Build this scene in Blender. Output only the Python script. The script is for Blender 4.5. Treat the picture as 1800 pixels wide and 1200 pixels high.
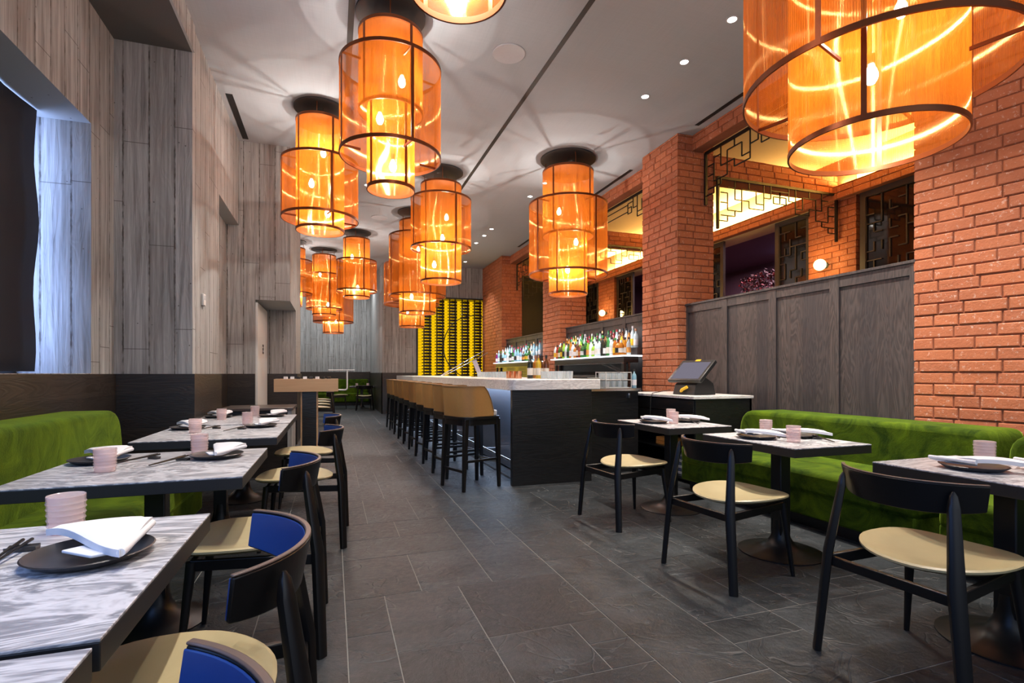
import bpy, math, random
from math import sin, cos, pi, radians as R
from mathutils import Vector, Matrix

sc = bpy.context.scene
col = sc.collection
for o in list(bpy.data.objects): bpy.data.objects.remove(o)

# ------------------------------------------------------------------ camera
cd = bpy.data.cameras.new('camera'); cam = bpy.data.objects.new('camera', cd); col.objects.link(cam)
YAW = math.atan(315/915)
cam.location = (0, 0, 1.2); cam.rotation_euler = (R(90), 0, -YAW)
cd.sensor_width = 36; cd.lens = 915/1800*36; cd.shift_y = 56/1800; cd.clip_start = .05; cd.clip_end = 100
sc.camera = cam
# ------------------------------------------------------------------ view
vs = sc.view_settings; vs.view_transform = 'Standard'; vs.look = 'None'; vs.gamma = 1; vs.exposure = 0.0; vs.use_curve_mapping = False
cy = sc.cycles
cy.use_denoising = True; cy.max_bounces = 7; cy.diffuse_bounces = 4; cy.glossy_bounces = 3; cy.transmission_bounces = 5
cy.transparent_max_bounces = 20; cy.sample_clamp_indirect = 4; cy.caustics_reflective = False; cy.caustics_refractive = False
# ------------------------------------------------------------------ world: pale blue ambient through the end left open behind the camera
w = bpy.data.worlds.new('world'); sc.world = w; w.use_nodes = True
bg = w.node_tree.nodes['Background']; bg.inputs[0].default_value = (.62, .74, 1, 1); bg.inputs[1].default_value = .5

def light(kind, name, loc, energy, color=(1, 1, 1), parent=None, rot=None, **kw):
    ld = bpy.data.lights.new(name, kind); ld.energy = energy; ld.color = color
    for k, v in kw.items(): setattr(ld, k, v)
    o = bpy.data.objects.new(name, ld); o.location = loc
    if rot is not None: o.rotation_euler = rot
    col.objects.link(o); o.parent = parent
    return o
def aim(o, target):
    d = Vector(target) - Vector(o.location); o.rotation_euler = d.to_track_quat('-Z', 'Y').to_euler()

# blue daylight through the side window beside and behind the camera
a = light('AREA', 'daylight_side', (-1.80, .1, 2.2), 55, (.22, .42, 1), shape='RECTANGLE', size=2.6, size_y=1.9); aim(a, (1, .6, .9))
# added cool fill light behind the camera, no window modelled there
a = light('AREA', 'front_fill', (1.5, -2.4, 2.5), 55, (.85, .92, 1), shape='RECTANGLE', size=5.5, size_y=3.2); aim(a, (1.6, 6, 1.4))
WARM = (1, .97, .93)

# ------------------------------------------------------------------ node helpers
class NT:
    def __init__(s, name):
        s.m = bpy.data.materials.new(name); s.m.use_nodes = True; s.t = s.m.node_tree; s.t.nodes.clear()
        s.out = s.n('ShaderNodeOutputMaterial')
    def n(s, typ, **kw):
        nd = s.t.nodes.new(typ)
        for k, v in kw.items():
            if k.startswith('i_'):
                key = k[2:]; key = int(key) if key.isdigit() else key.replace('_', ' ')
                s.set(nd.inputs[key], v)
            else: setattr(nd, k, v)
        return nd
    def set(s, inp, v):
        if hasattr(v, 'is_output') or isinstance(v, bpy.types.NodeSocket): s.t.links.new(v, inp)
        else:
            if isinstance(v, tuple) and len(v) == 3 and inp.type == 'RGBA': v = v + (1,)
            inp.default_value = v
    def math(s, op, a, b=0.0, c=None):
        nd = s.t.nodes.new('ShaderNodeMath'); nd.operation = op
        s.set(nd.inputs[0], a); s.set(nd.inputs[1], b)
        if c is not None: s.set(nd.inputs[2], c)
        return nd.outputs[0]
    def mix(s, f, a, b, blend='MIX'):
        nd = s.t.nodes.new('ShaderNodeMix'); nd.data_type = 'RGBA'; nd.blend_type = blend
        s.set(nd.inputs[0], f); s.set(nd.inputs[6], a); s.set(nd.inputs[7], b)
        return nd.outputs[2]
    def ramp(s, f, stops):
        nd = s.t.nodes.new('ShaderNodeValToRGB'); s.set(nd.inputs[0], f)
        e = nd.color_ramp.elements
        while len(e) < len(stops): e.new(.5)
        for x, (p, c) in zip(e, stops):
            x.position = p; x.color = (c, c, c, 1) if isinstance(c, (int, float)) else tuple(c) + (1,)
        return nd.outputs[0]
    def noise(s, vec, scale, detail=4, rough=.5, dist=0, out=0):
        nd = s.n('ShaderNodeTexNoise'); s.set(nd.inputs['Vector'], vec) if vec is not None else None
        nd.inputs['Scale'].default_value = scale; nd.inputs['Detail'].default_value = detail
        nd.inputs['Roughness'].default_value = rough; nd.inputs['Distortion'].default_value = dist
        return nd.outputs[out]
    def obj(s): return s.n('ShaderNodeTexCoord').outputs['Object']
    def sep(s, v):
        nd = s.t.nodes.new('ShaderNodeSeparateXYZ'); s.set(nd.inputs[0], v); return nd.outputs
    def comb(s, x=0., y=0., z=0.):
        nd = s.t.nodes.new('ShaderNodeCombineXYZ')
        for i, v in enumerate((x, y, z)): s.set(nd.inputs[i], v)
        return nd.outputs[0]
    def bump(s, h, strength=.5, dist=.01):
        nd = s.t.nodes.new('ShaderNodeBump'); s.set(nd.inputs['Height'], h)
        nd.inputs['Strength'].default_value = strength; nd.inputs['Distance'].default_value = dist
        return nd.outputs[0]
    def pbr(s, color, rough=.5, metal=0., normal=None, **kw):
        nd = s.t.nodes.new('ShaderNodeBsdfPrincipled')
        s.set(nd.inputs['Base Color'], color); s.set(nd.inputs['Roughness'], rough); s.set(nd.inputs['Metallic'], metal)
        if normal is not None: s.set(nd.inputs['Normal'], normal)
        for k, v in kw.items(): s.set(nd.inputs[k.replace('_', ' ')], v)
        s.t.links.new(nd.outputs[0], s.out.inputs[0]); s.b = nd
        return s.m
    def surf(s, sh): s.t.links.new(sh, s.out.inputs[0]); return s.m

def plain(name, color, rough=.5, metal=0., **kw):
    t = NT(name)
    n = t.noise(t.obj(), 40, 3)
    c = t.mix(t.math('MULTIPLY', n, .35), color, tuple(x*.75 for x in color))
    return t.pbr(c, rough, metal, **kw)
def emis(name, color, strength):
    t = NT(name); e = t.n('ShaderNodeEmission'); t.set(e.inputs[0], color); t.set(e.inputs[1], strength)
    return t.surf(e.outputs[0])

def mat_concrete():
    t = NT('board_formed_concrete'); P = t.obj(); x, y, z = t.sep(P)
    nrm = t.n('ShaderNodeNewGeometry').outputs['True Normal']; nx, ny, nz = t.sep(nrm)
    h = t.math('ADD', t.math('MULTIPLY', x, t.math('ABSOLUTE', ny)), t.math('MULTIPLY', y, t.math('ABSOLUTE', nx)))
    hb = t.math('DIVIDE', t.math('ADD', h, 20.06), .205)
    idx = t.math('FLOOR', hb); fr = t.math('FRACT', hb)
    wn = t.n('ShaderNodeTexWhiteNoise', noise_dimensions='1D'); t.set(wn.inputs['W'], idx); rv = wn.outputs['Value']
    g = t.noise(t.comb(t.math('MULTIPLY', h, 34.), t.math('MULTIPLY', rv, 50.), t.math('MULTIPLY', z, 1.3)), 1, 5, .6, .6)
    big = t.noise(P, 1.1, 5, .6)
    ring = t.noise(t.comb(t.math('MULTIPLY', h, 7.), t.math('MULTIPLY', rv, 90.), t.math('MULTIPLY', z, 1.1)), 1, 2, .5, 1.2)
    rings = t.math('SINE', t.math('MULTIPLY', ring, 60.))
    jag = t.math('MULTIPLY', t.math('SUBTRACT', t.noise(t.comb(idx, 0., t.math('MULTIPLY', z, 22.)), 1, 3), .5), .05)
    edge = t.math('ABSOLUTE', t.math('SUBTRACT', t.math('ADD', fr, jag), .5))
    seam = t.math('GREATER_THAN', edge, .468)
    # cross joints: each board ends at its own heights
    zj = t.math('FRACT', t.math('ADD', t.math('DIVIDE', z, 1.9), rv)); jt = t.math('LESS_THAN', zj, .0035)
    c = t.mix(t.ramp(g, [(.3, 0), (.7, 1)]), (.15, .150, .146), (.56, .575, .57))
    c = t.mix(t.math('MULTIPLY', rv, .5), c, (.20, .19, .175))
    c = t.mix(t.math('MULTIPLY', t.ramp(big, [(.35, 0), (.7, 1)]), .35), c, (.42, .40, .37))
    c = t.mix(t.math('MULTIPLY', rings, .06), c, (.12, .11, .10))
    vn = t.n('ShaderNodeTexVoronoi'); t.set(vn.inputs['Vector'], P); vn.inputs['Scale'].default_value = 9
    pit = t.math('LESS_THAN', vn.outputs['Distance'], .06)
    c = t.mix(t.math('MULTIPLY', seam, t.ramp(t.noise(P, 9, 2), [(.35, .3), (.6, 1)])), c, (.09, .08, .07))
    c = t.mix(t.math('MULTIPLY', t.math('MAXIMUM', jt, pit), .75), c, (.08, .07, .06))
    hgt = t.math('ADD', t.math('ADD', t.math('MULTIPLY', g, .35), t.math('MULTIPLY', rings, .06)), t.math('MULTIPLY', t.math('GREATER_THAN', edge, .47), .8))
    return t.pbr(c, .78, normal=t.bump(hgt, .7, .008))
def mat_oak_dark(name='charred_oak_panelling', a=(.012, .009, .007), b=(.040, .030, .023), rough=.42, vertical=False, sc_=1., plank=.30):
    t = NT(name); P = t.obj(); x, y, z = t.sep(P)
    nrm = t.n('ShaderNodeNewGeometry').outputs['True Normal']; nx, ny, nz = t.sep(nrm)
    h = t.math('ADD', t.math('MULTIPLY', x, t.math('ABSOLUTE', ny)), t.math('MULTIPLY', y, t.math('ABSOLUTE', nx)))
    if vertical: h, z = z, h
    pb = t.math('FLOOR', t.math('DIVIDE', t.math('ADD', z, 5.), plank))
    wn = t.n('ShaderNodeTexWhiteNoise', noise_dimensions='1D'); t.set(wn.inputs['W'], pb); rv = wn.outputs['Value']
    v = t.comb(t.math('MULTIPLY', h, 1.2*sc_), t.math('MULTIPLY', rv, 70.), t.math('MULTIPLY', z, 9.*sc_))
    r1 = t.noise(v, 1, 3, .5, .8); rings = t.math('ADD', t.math('MULTIPLY', t.math('SINE', t.math('MULTIPLY', r1, 75.)), .5), .5)
    fine = t.noise(t.comb(t.math('MULTIPLY', h, 6.), rv, t.math('MULTIPLY', z, 220.)), 1, 3, .6)
    f = t.math('ADD', t.math('MULTIPLY', rings, .55), t.math('MULTIPLY', fine, .45))
    c = t.mix(f, a, b)
    c = t.mix(t.math('MULTIPLY', rv, .6), c, (a[0]*.9, a[1]*1.05, a[2]*1.3))
    fr = t.math('FRACT', t.math('DIVIDE', t.math('ADD', z, 5.), plank)); seam = t.math('LESS_THAN', fr, .012)
    c = t.mix(t.math('MULTIPLY', seam, .8), c, tuple(p*.35 for p in a))
    return t.pbr(c, rough, normal=t.bump(f, .25, .003))
def mat_brick():
    t = NT('painted_brick'); P = t.obj()
    rnd = t.n('ShaderNodeNewGeometry').outputs['Random Per Island']
    n1 = t.noise(P, 14, 5, .65); n2 = t.noise(P, 60, 3, .6)
    c = t.mix(rnd, (.47, .140, .052), (.32, .088, .036))
    c = t.mix(t.math('MULTIPLY', n1, .6), c, (.56, .20, .09))
    white = t.ramp(t.noise(P, 34, 5, .72), [(.58, 0), (.66, 1)])
    c = t.mix(t.math('MULTIPLY', white, .55), c, (.72, .56, .46))
    hgt = t.math('ADD', t.math('MULTIPLY', n1, .6), t.math('MULTIPLY', n2, .4))
    return t.pbr(c, .75, normal=t.bump(hgt, .6, .012))
def mat_mortar():
    t = NT('orange_mortar'); n = t.noise(t.obj(), 40, 4)
    return t.pbr(t.mix(n, (.21, .065, .03), (.33, .11, .05)), .85, normal=t.bump(n, .5, .006))
def mat_slate():
    t = NT('slate_tiles'); P = t.obj(); rnd = t.n('ShaderNodeNewGeometry').outputs['Random Per Island']
    v = t.n('ShaderNodeVectorMath', operation='ADD'); t.set(v.inputs[0], P); t.set(v.inputs[1], t.comb(t.math('MULTIPLY', rnd, 37.), t.math('MULTIPLY', rnd, 91.), 0.))
    V = v.outputs[0]
    n1 = t.noise(V, 3.2, 8, .68, .5); n2 = t.noise(V, 22, 6, .7); cl = t.noise(V, 2.0, 3, .5, 2.2)
    ridge = t.math('ABSOLUTE', t.math('SUBTRACT', t.math('FRACT', t.math('MULTIPLY', cl, 4.)), .5))
    c = t.mix(t.ramp(n1, [(.3, 0), (.7, 1)]), (.008, .010, .012), (.040, .047, .054))
    c = t.mix(t.math('MULTIPLY', t.math('POWER', rnd, 2.), .75), c, (.012, .014, .017))
    ln = t.ramp(ridge, [(0, 1), (.03, 0)])
    sp = t.ramp(t.noise(V, 60, 3, .7), [(.66, 0), (.76, 1)])
    c = t.mix(t.math('MULTIPLY', ln, .28), c, (.19, .19, .19))
    c = t.mix(t.math('MULTIPLY', sp, .28), c, (.22, .22, .22))
    h = t.math('ADD', t.math('ADD', t.math('MULTIPLY', n1, 1.), t.math('MULTIPLY', n2, .35)), t.math('MULTIPLY', t.math('MINIMUM', ridge, .1), 2.))
    return t.pbr(c, t.ramp(n2, [(.3, .34), (.8, .62)]), normal=t.bump(h, .9, .014), Specular_IOR_Level=.38)
def mat_marble(name='grey_veined_marble', a=(.60, .60, .62), b=(.25, .255, .275), k=1.):
    t = NT(name); P = t.obj(); x, y, z = t.sep(P)
    v = t.comb(t.math('MULTIPLY', x, 1.1*k), t.math('MULTIPLY', y, 4.2*k), t.math('MULTIPLY', z, 4.))
    n1 = t.noise(v, 1.5, 6, .62, 1.6)
    s = t.math('ADD', t.math('MULTIPLY', t.math('SINE', t.math('MULTIPLY', n1, 58.)), .5), .5)
    n2 = t.noise(v, 5, 6, .7, .8)
    f = t.math('ADD', t.math('MULTIPLY', s, .55), t.math('MULTIPLY', n2, .55))
    c = t.mix(t.ramp(f, [(.22, 0), (.85, 1)]), a, b)
    return t.pbr(c, .32, Specular_IOR_Level=.5)
def mat_velvet():
    t = NT('moss_green_velvet'); P = t.obj()
    n = t.noise(P, 3.4, 5, .62, 1.4); f = t.noise(P, 130, 3, .7)
    c = t.mix(t.ramp(n, [(.35, 0), (.68, 1)]), (.012, .030, .002), (.092, .150, .005))
    c = t.mix(t.math('MULTIPLY', f, .45), c, (.012, .028, .002))
    return t.pbr(c, .85, normal=t.bump(t.math('ADD', t.math('MULTIPLY', f, .3), n), .5, .012), Sheen_Weight=.55, Sheen_Roughness=.35, Sheen_Tint=(.55, .85, .10, 1), Specular_IOR_Level=.1)
def mat_mesh():
    # woven copper wire cloth: solid threads and see-through gaps
    t = NT('orange_wire_mesh'); P = t.obj(); x, y, z = t.sep(P)
    ang = t.math('ARCTAN2', y, x)
    rr = t.math('SQRT', t.math('ADD', t.math('MULTIPLY', x, x), t.math('MULTIPLY', y, y)))
    s = t.math('MULTIPLY', ang, 36*5.)
    rad = t.math('MULTIPLY', z, 2*pi/.0105)
    wv = t.math('MULTIPLY', t.math('SINE', t.math('ADD', s, rad)), t.math('SINE', t.math('SUBTRACT', s, rad)))
    hole = t.ramp(wv, [(.30, 0), (.62, 1)])
    st_ = t.noise(t.comb(t.math('MULTIPLY', ang, 26.), t.math('MULTIPLY', z, 1.6), rr), 1, 4, .75, .5)
    gr = t.noise(t.comb(t.math('MULTIPLY', ang, 5.), t.math('MULTIPLY', z, 1.1), rr), 1, 3, .55, 1.2)
    gr = t.math('ADD', t.math('MULTIPLY', t.math('SINE', t.math('MULTIPLY', gr, 130.)), .5), .5)
    st_ = t.math('ADD', t.math('MULTIPLY', t.ramp(st_, [(.36, 0), (.66, 1)]), .6), t.math('MULTIPLY', gr, .4))
    hole = t.math('ADD', t.math('MULTIPLY', hole, t.math('ADD', t.math('MULTIPLY', st_, .38), .36)), .24)
    mo = t.noise(P, 3.0, 2, .5, 1.5)
    col_ = t.mix(st_, (.50, .125, .010), (.27, .052, .004))
    d = t.n('ShaderNodeBsdfDiffuse'); t.set(d.inputs[0], col_)
    tl = t.n('ShaderNodeBsdfTranslucent'); t.set(tl.inputs[0], t.mix(st_, (.56, .135, .008), (.27, .052, .003)))
    gl = t.n('ShaderNodeBsdfGlossy'); t.set(gl.inputs[0], (1, .58, .25, 1)); gl.inputs['Roughness'].default_value = .28
    m1 = t.n('ShaderNodeMixShader'); m1.inputs[0].default_value = .50; t.t.links.new(d.outputs[0], m1.inputs[1]); t.t.links.new(tl.outputs[0], m1.inputs[2])
    tg = t.n('ShaderNodeTangent', direction_type='RADIAL', axis='Z')
    gs = []
    for rt in (0., .25):   # warp and weft wires each stretch the bulb's reflection their own way
        q = t.n('ShaderNodeBsdfAnisotropic'); t.set(q.inputs['Color'], (1, .56, .20, 1)); q.inputs['Roughness'].default_value = .32
        q.inputs['Anisotropy'].default_value = .93; q.inputs['Rotation'].default_value = rt; t.t.links.new(tg.outputs[0], q.inputs['Tangent']); gs.append(q)
    mg_ = t.n('ShaderNodeMixShader'); mg_.inputs[0].default_value = .5; t.t.links.new(gs[0].outputs[0], mg_.inputs[1]); t.t.links.new(gs[1].outputs[0], mg_.inputs[2])
    m2 = t.n('ShaderNodeMixShader'); m2.inputs[0].default_value = .36; t.t.links.new(m1.outputs[0], m2.inputs[1]); t.t.links.new(mg_.outputs[0], m2.inputs[2])
    tr = t.n('ShaderNodeBsdfTransparent'); t.set(tr.inputs[0], (1, .97, .94, 1))
    m3 = t.n('ShaderNodeMixShader'); t.set(m3.inputs[0], hole); t.t.links.new(m2.outputs[0], m3.inputs[1]); t.t.links.new(tr.outputs[0], m3.inputs[2])
    return t.surf(m3.outputs[0])
def thin_glass(name, color, alpha=.45, rough=.08):
    t = NT(name)
    tr = t.n('ShaderNodeBsdfTransparent'); t.set(tr.inputs[0], tuple(min(1, x*.5+.5) for x in color))
    d = t.n('ShaderNodeBsdfPrincipled'); t.set(d.inputs['Base Color'], color); d.inputs['Roughness'].default_value = rough
    t.set(d.inputs['Specular IOR Level'], .8)
    m = t.n('ShaderNodeMixShader'); m.inputs[0].default_value = alpha
    t.t.links.new(tr.outputs[0], m.inputs[1]); t.t.links.new(d.outputs[0], m.inputs[2])
    return t.surf(m.outputs[0])
def mat_ceiling():
    t = NT('grey_fabric_ceiling'); P = t.obj(); x, y, z = t.sep(P)
    n = t.noise(t.comb(t.math('MULTIPLY', x, 60.), t.math('MULTIPLY', y, 2.), 0.), 1, 3, .6)
    m_ = t.noise(t.comb(t.math('MULTIPLY', x, 2.), t.math('MULTIPLY', y, 60.), 0.), 1, 3, .6)
    f = t.math('ADD', t.math('MULTIPLY', n, .5), t.math('MULTIPLY', m_, .5))
    return t.pbr(t.mix(f, (.33, .355, .38), (.43, .455, .48)), .8, normal=t.bump(f, .3, .003))
def mat_seat():
    t = NT('tan_leather_seat'); n = t.noise(t.obj(), 6, 4, .6, .5)
    return t.pbr(t.mix(n, (.46, .385, .215), (.36, .29, .15)), .38, Specular_IOR_Level=.5)
def mat_tan():
    t = NT('tan_stool_leather'); n = t.noise(t.obj(), 60, 4, .7); b = t.noise(t.obj(), 5, 3)
    c = t.mix(b, (.56, .30, .09), (.42, .21, .06))
    return t.pbr(t.mix(t.math('MULTIPLY', n, .5), c, (.27, .14, .045)), .42, normal=t.bump(n, .25, .003))
def mat_lightoak():
    t = NT('pale_oak'); P = t.obj(); x, y, z = t.sep(P)
    n = t.noise(t.comb(t.math('MULTIPLY', x, 2.), t.math('MULTIPLY', y, 2.), t.math('MULTIPLY', z, 40.)), 1, 4, .6)
    return t.pbr(t.mix(n, (.62, .40, .22), (.46, .28, .14)), .5)
def mat_far_rack():
    t = NT('yellow_backlit_panel'); P = t.obj(); x, y, z = t.sep(P)
    ln = t.math('LESS_THAN', t.math('FRACT', t.math('DIVIDE', z, .0945)), .09)
    c = t.mix(t.math('MULTIPLY', ln, .8), (1, .60, .004), (.30, .15, 0.))
    e = t.n('ShaderNodeEmission'); t.set(e.inputs[0], c); t.set(e.inputs[1], .95)
    return t.surf(e.outputs[0])

M = {}
M['concrete'] = mat_concrete(); M['oak'] = mat_oak_dark(); M['brick'] = mat_brick(); M['mortar'] = mat_mortar()
M['panel'] = mat_oak_dark('smoked_oak_panels', (.026, .022, .023), (.100, .080, .074), .5, True, 1., .155)
M['bar_wood'] = mat_oak_dark('black_stained_bar_panel', (.005, .005, .005), (.016, .015, .015), .32, False, 1., .2)
M['slate'] = mat_slate(); M['grout'] = plain('grout', (.22, .215, .20), .9)
M['marble'] = mat_marble('grey_veined_marble', (.66, .655, .67), (.22, .225, .245), .75); M['bar_marble'] = mat_marble('white_bar_marble', (.85, .82, .79), (.58, .55, .53), .8)
M['velvet'] = mat_velvet(); M['mesh'] = mat_mesh(); M['ceiling'] = mat_ceiling()
M['seat'] = mat_seat(); M['tan'] = mat_tan(); M['lightoak'] = mat_lightoak(); M['rack'] = mat_far_rack()
M['copper'] = plain('brown_copper_band', (.20, .055, .014), .35, .6)
M['black'] = plain('black_metal', (.012, .012, .013), .38, .3)
M['blackwood'] = plain('black_stained_wood', (.008, .007, .007), .36, Specular_IOR_Level=.35)
M['edgewood'] = plain('lighter_wood_edge', (.11, .075, .06), .4)  # lighter brown for the top edge of the chair backs
M['bluelit'] = plain('blue_lit_leather', (.012, .045, .20), .42)  # blue window light reflected on the pads is put into this colour
M['edge'] = plain('black_table_edge', (.016, .015, .015), .45)
M['shade'] = plain('black_roller_blind', (.004, .004, .006), .8)
M['plate'] = plain('matt_black_stoneware', (.030, .027, .027), .35)
M['linen'] = plain('white_linen', (.80, .79, .80), .8)
M['white'] = plain('white_paint', (.72, .70, .67), .5)
M['cream'] = plain('cream_leather', (.70, .66, .58), .5)
M['pinkglass'] = thin_glass('pale_pink_glass', (.93, .80, .78), .32, .15)
M['clear'] = thin_glass('clear_glass', (.80, .84, .85), .35)
M['chrome'] = plain('chrome', (.62, .63, .65), .18, 1.)
M['mirror'] = plain('dark_glossy_glass', (.010, .011, .012), .06, .0, Specular_IOR_Level=1.)
M['copper_mug'] = plain('polished_copper', (.80, .38, .20), .22, 1.)
def mat_bulb():
    t = NT('glowing_bulb'); e = t.n('ShaderNodeEmission'); t.set(e.inputs[0], (1, .86, .66, 1)); e.inputs[1].default_value = 45
    tr = t.n('ShaderNodeBsdfTransparent'); a_ = t.n('ShaderNodeAddShader'); t.t.links.new(e.outputs[0], a_.inputs[0]); t.t.links.new(tr.outputs[0], a_.inputs[1]); return t.surf(a_.outputs[0])
M['bulb'] = mat_bulb()
M['globe'] = emis('glowing_globe', (1, .72, .30), 5)
M['spot'] = emis('downlight_lens', (1, .95, .88), 25)
M['sky'] = emis('daylight_behind_blind', (.36, .52, 1), 9)
M['shadowed_canopy'] = plain('shadow_grey_canopy', (.045, .043, .042), .6); M['slot'] = plain('black_slot', (.006, .006, .006), .6)  # canopy grey is darkened to carry the shadow above each lantern
M['speaker'] = plain('white_speaker_grille', (.50, .50, .52), .7)
M['covewhite'] = plain('cream_plaster', (.80, .66, .36), .8)
M['purple'] = plain('purple_plaster', (.16, .09, .12), .8)
M['darkframe'] = plain('dark_bronze_frame', (.055, .045, .038), .5)
M['darkglass'] = plain('dark_window_glass', (.008, .007, .008), .06, 0, Specular_IOR_Level=.9)
M['greengrey'] = plain('pale_green_plaster', (.36, .38, .33), .8)
M['red'] = plain('red_blossom', (.45, .02, .03), .6); M['maroon'] = plain('dark_maroon_leaf', (.05, .006, .012), .6)
M['screen'] = emis('lit_screen', (.36, .33, .42), .55)
M['yellowtag'] = plain('yellow_sticker', (.75, .45, .02), .5)
M['bluebook'] = plain('blue_cloth', (.06, .08, .16), .7); M['boxorange'] = plain('orange_card', (.62, .27, .06), .6)
M['shelf'] = emis('lit_white_shelf', (.95, .98, 1), 2.2)
M['plastic'] = plain('black_plastic', (.018, .018, .018), .4)
M['wine'] = plain('dark_wine_glass', (.012, .006, .004), .12); M['winefoil'] = plain('wine_foil', (.05, .012, .008), .35)

# ------------------------------------------------------------------ mesh builder
class MB:
    def __init__(s): s.v = []; s.f = []
    def add(s, v, f):
        b = len(s.v); s.v += [tuple(p) for p in v]; s.f += [tuple(i+b for i in q) for q in f]; return s
    def box(s, x0, x1, y0, y1, z0, z1):
        return s.add([(x0,y0,z0),(x1,y0,z0),(x1,y1,z0),(x0,y1,z0),(x0,y0,z1),(x1,y0,z1),(x1,y1,z1),(x0,y1,z1)],
                     [(0,3,2,1),(4,5,6,7),(0,1,5,4),(1,2,6,5),(2,3,7,6),(3,0,4,7)])
    def cbox(s, c, h, rot=None):
        m = rot or Matrix.Identity(3); c = Vector(c)
        vs_ = [c + m @ Vector((x*h[0], y*h[1], z*h[2])) for z in (-1,1) for x, y in ((-1,-1),(1,-1),(1,1),(-1,1))]
        return s.add(vs_, [(0,3,2,1),(4,5,6,7),(0,1,5,4),(1,2,6,5),(2,3,7,6),(3,0,4,7)])
    def bar(s, p, q, w, h=None, w2=None, h2=None, up=(0,0,1)):
        p, q = Vector(p), Vector(q); h = h or w; w2 = w2 or w; h2 = h2 or h
        d = (q-p).normalized(); u = Vector(up)
        if abs(d.dot(u)) > .98: u = Vector((1,0,0))
        a_ = d.cross(u).normalized(); b_ = a_.cross(d).normalized()
        v = []
        for c, ww, hh in ((p, w, h), (q, w2, h2)):
            for i, j in ((-1,-1),(1,-1),(1,1),(-1,1)): v.append(c + a_*i*ww/2 + b_*j*hh/2)
        return s.add(v, [(0,3,2,1),(4,5,6,7),(0,1,5,4),(1,2,6,5),(2,3,7,6),(3,0,4,7)])
    def tube(s, pts, r, n=10, caps=True):
        pts = [Vector(p) for p in pts]; rs = r if isinstance(r, (list, tuple)) else [r]*len(pts)
        rings = []; prev = None
        for i, p in enumerate(pts):
            d = (pts[min(i+1, len(pts)-1)] - pts[max(i-1, 0)]).normalized()
            if prev is None:
                u = Vector((0,0,1)) if abs(d.z) < .9 else Vector((1,0,0)); a_ = d.cross(u).normalized()
            else: a_ = (prev - d*prev.dot(d)).normalized()
            prev = a_; b_ = d.cross(a_)
            rings.append([p + (a_*cos(2*pi*k/n) + b_*sin(2*pi*k/n))*rs[i] for k in range(n)])
        v = [q for rg in rings for q in rg]; f = []
        for i in range(len(pts)-1):
            for k in range(n): f.append((i*n+k, i*n+(k+1)%n, (i+1)*n+(k+1)%n, (i+1)*n+k))
        if caps: f += [tuple(reversed(range(n))), tuple(range((len(pts)-1)*n, len(pts)*n))]
        return s.add(v, f)
    def lathe(s, prof, n=24, c=(0,0,0), closed=False, rot=None):
        v = []; f = []; m = len(prof)
        for r_, z_ in prof:
            for k in range(n):
                p = Vector((r_*cos(2*pi*k/n), r_*sin(2*pi*k/n), z_))
                if rot: p = rot @ p
                v.append((c[0]+p.x, c[1]+p.y, c[2]+p.z))
        for i in range(m if closed else m-1):
            j = (i+1) % m
            for k in range(n): f.append((i*n+k, i*n+(k+1)%n, j*n+(k+1)%n, j*n+k))
        if not closed:
            if prof[0][0] > 1e-5: f.append(tuple(reversed(range(n))))
            if prof[-1][0] > 1e-5: f.append(tuple(range((m-1)*n, m*n)))
        return s.add(v, f)
    def ring(s, r, z0, z1, th, n=48, c=(0,0)):
        return s.lathe([(r, z0), (r, z1), (r-th, z1), (r-th, z0)], n, (c[0], c[1], 0), closed=True)
    def prism(s, poly, z0, z1, axis='z'):
        n = len(poly); v = []
        for zz in (z0, z1):
            for p in poly: v.append({'z': (p[0], p[1], zz), 'x': (zz, p[0], p[1]), 'y': (p[0], zz, p[1])}[axis])
        f = [tuple(reversed(range(n))), tuple(range(n, 2*n))] + [(i, (i+1)%n, n+(i+1)%n, n+i) for i in range(n)]
        return s.add(v, f)
    def sphere(s, c, r, n=12, sz=1.):
        return s.lathe([(max(r*sin(pi*i/n), 1e-6), -r*sz*cos(pi*i/n)) for i in range(n+1)], n*2, c)
    def build(s, name, m, parent=None, smooth=True, bevel=0, seg=2, loc=None, rz=None, fix=False):
        me = bpy.data.meshes.new(name); me.from_pydata(s.v, [], s.f); me.update()
        if fix or True:
            import bmesh
            bm = bmesh.new(); bm.from_mesh(me); bmesh.ops.recalc_face_normals(bm, faces=bm.faces); bm.to_mesh(me); bm.free()
        me.materials.append(m)
        if smooth:
            for p in me.polygons: p.use_smooth = True
            me.set_sharp_from_angle(angle=R(38))
        o = bpy.data.objects.new(name, me); col.objects.link(o)
        if parent: o.parent = parent
        if loc is not None: o.location = loc
        if rz is not None: o.rotation_euler.z = rz
        if bevel:
            b = o.modifiers.new('bevel', 'BEVEL'); b.width = bevel; b.segments = seg; b.limit_method = 'ANGLE'; b.angle_limit = R(40)
        return o
def tag(o, label, cat, group=None):
    o['label'] = label; o['category'] = cat
    if group: o['group'] = group
    elif 'group' in o: del o['group']
    return o
def empty(name, loc, label, cat, group=None, rz=0):
    o = bpy.data.objects.new(name, None); col.objects.link(o); o.location = loc; o.rotation_euler.z = rz; o.empty_display_size = .1
    return tag(o, label, cat, group)
def struct(mb, name, m, **kw):
    o = mb.build(name, m, smooth=kw.pop('smooth', False), **kw); o['kind'] = 'structure'; return o
def dup(o, parent=None):
    c = o.copy(); col.objects.link(c); c.parent = parent
    for ch in list(o.children): dup(ch, c)
    return c
def place(proto, first, loc, rz, label, cat, group=None):
    o = proto if first else dup(proto)
    o.location = loc; o.rotation_euler.z = rz; tag(o, label, cat, group); return o
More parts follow.
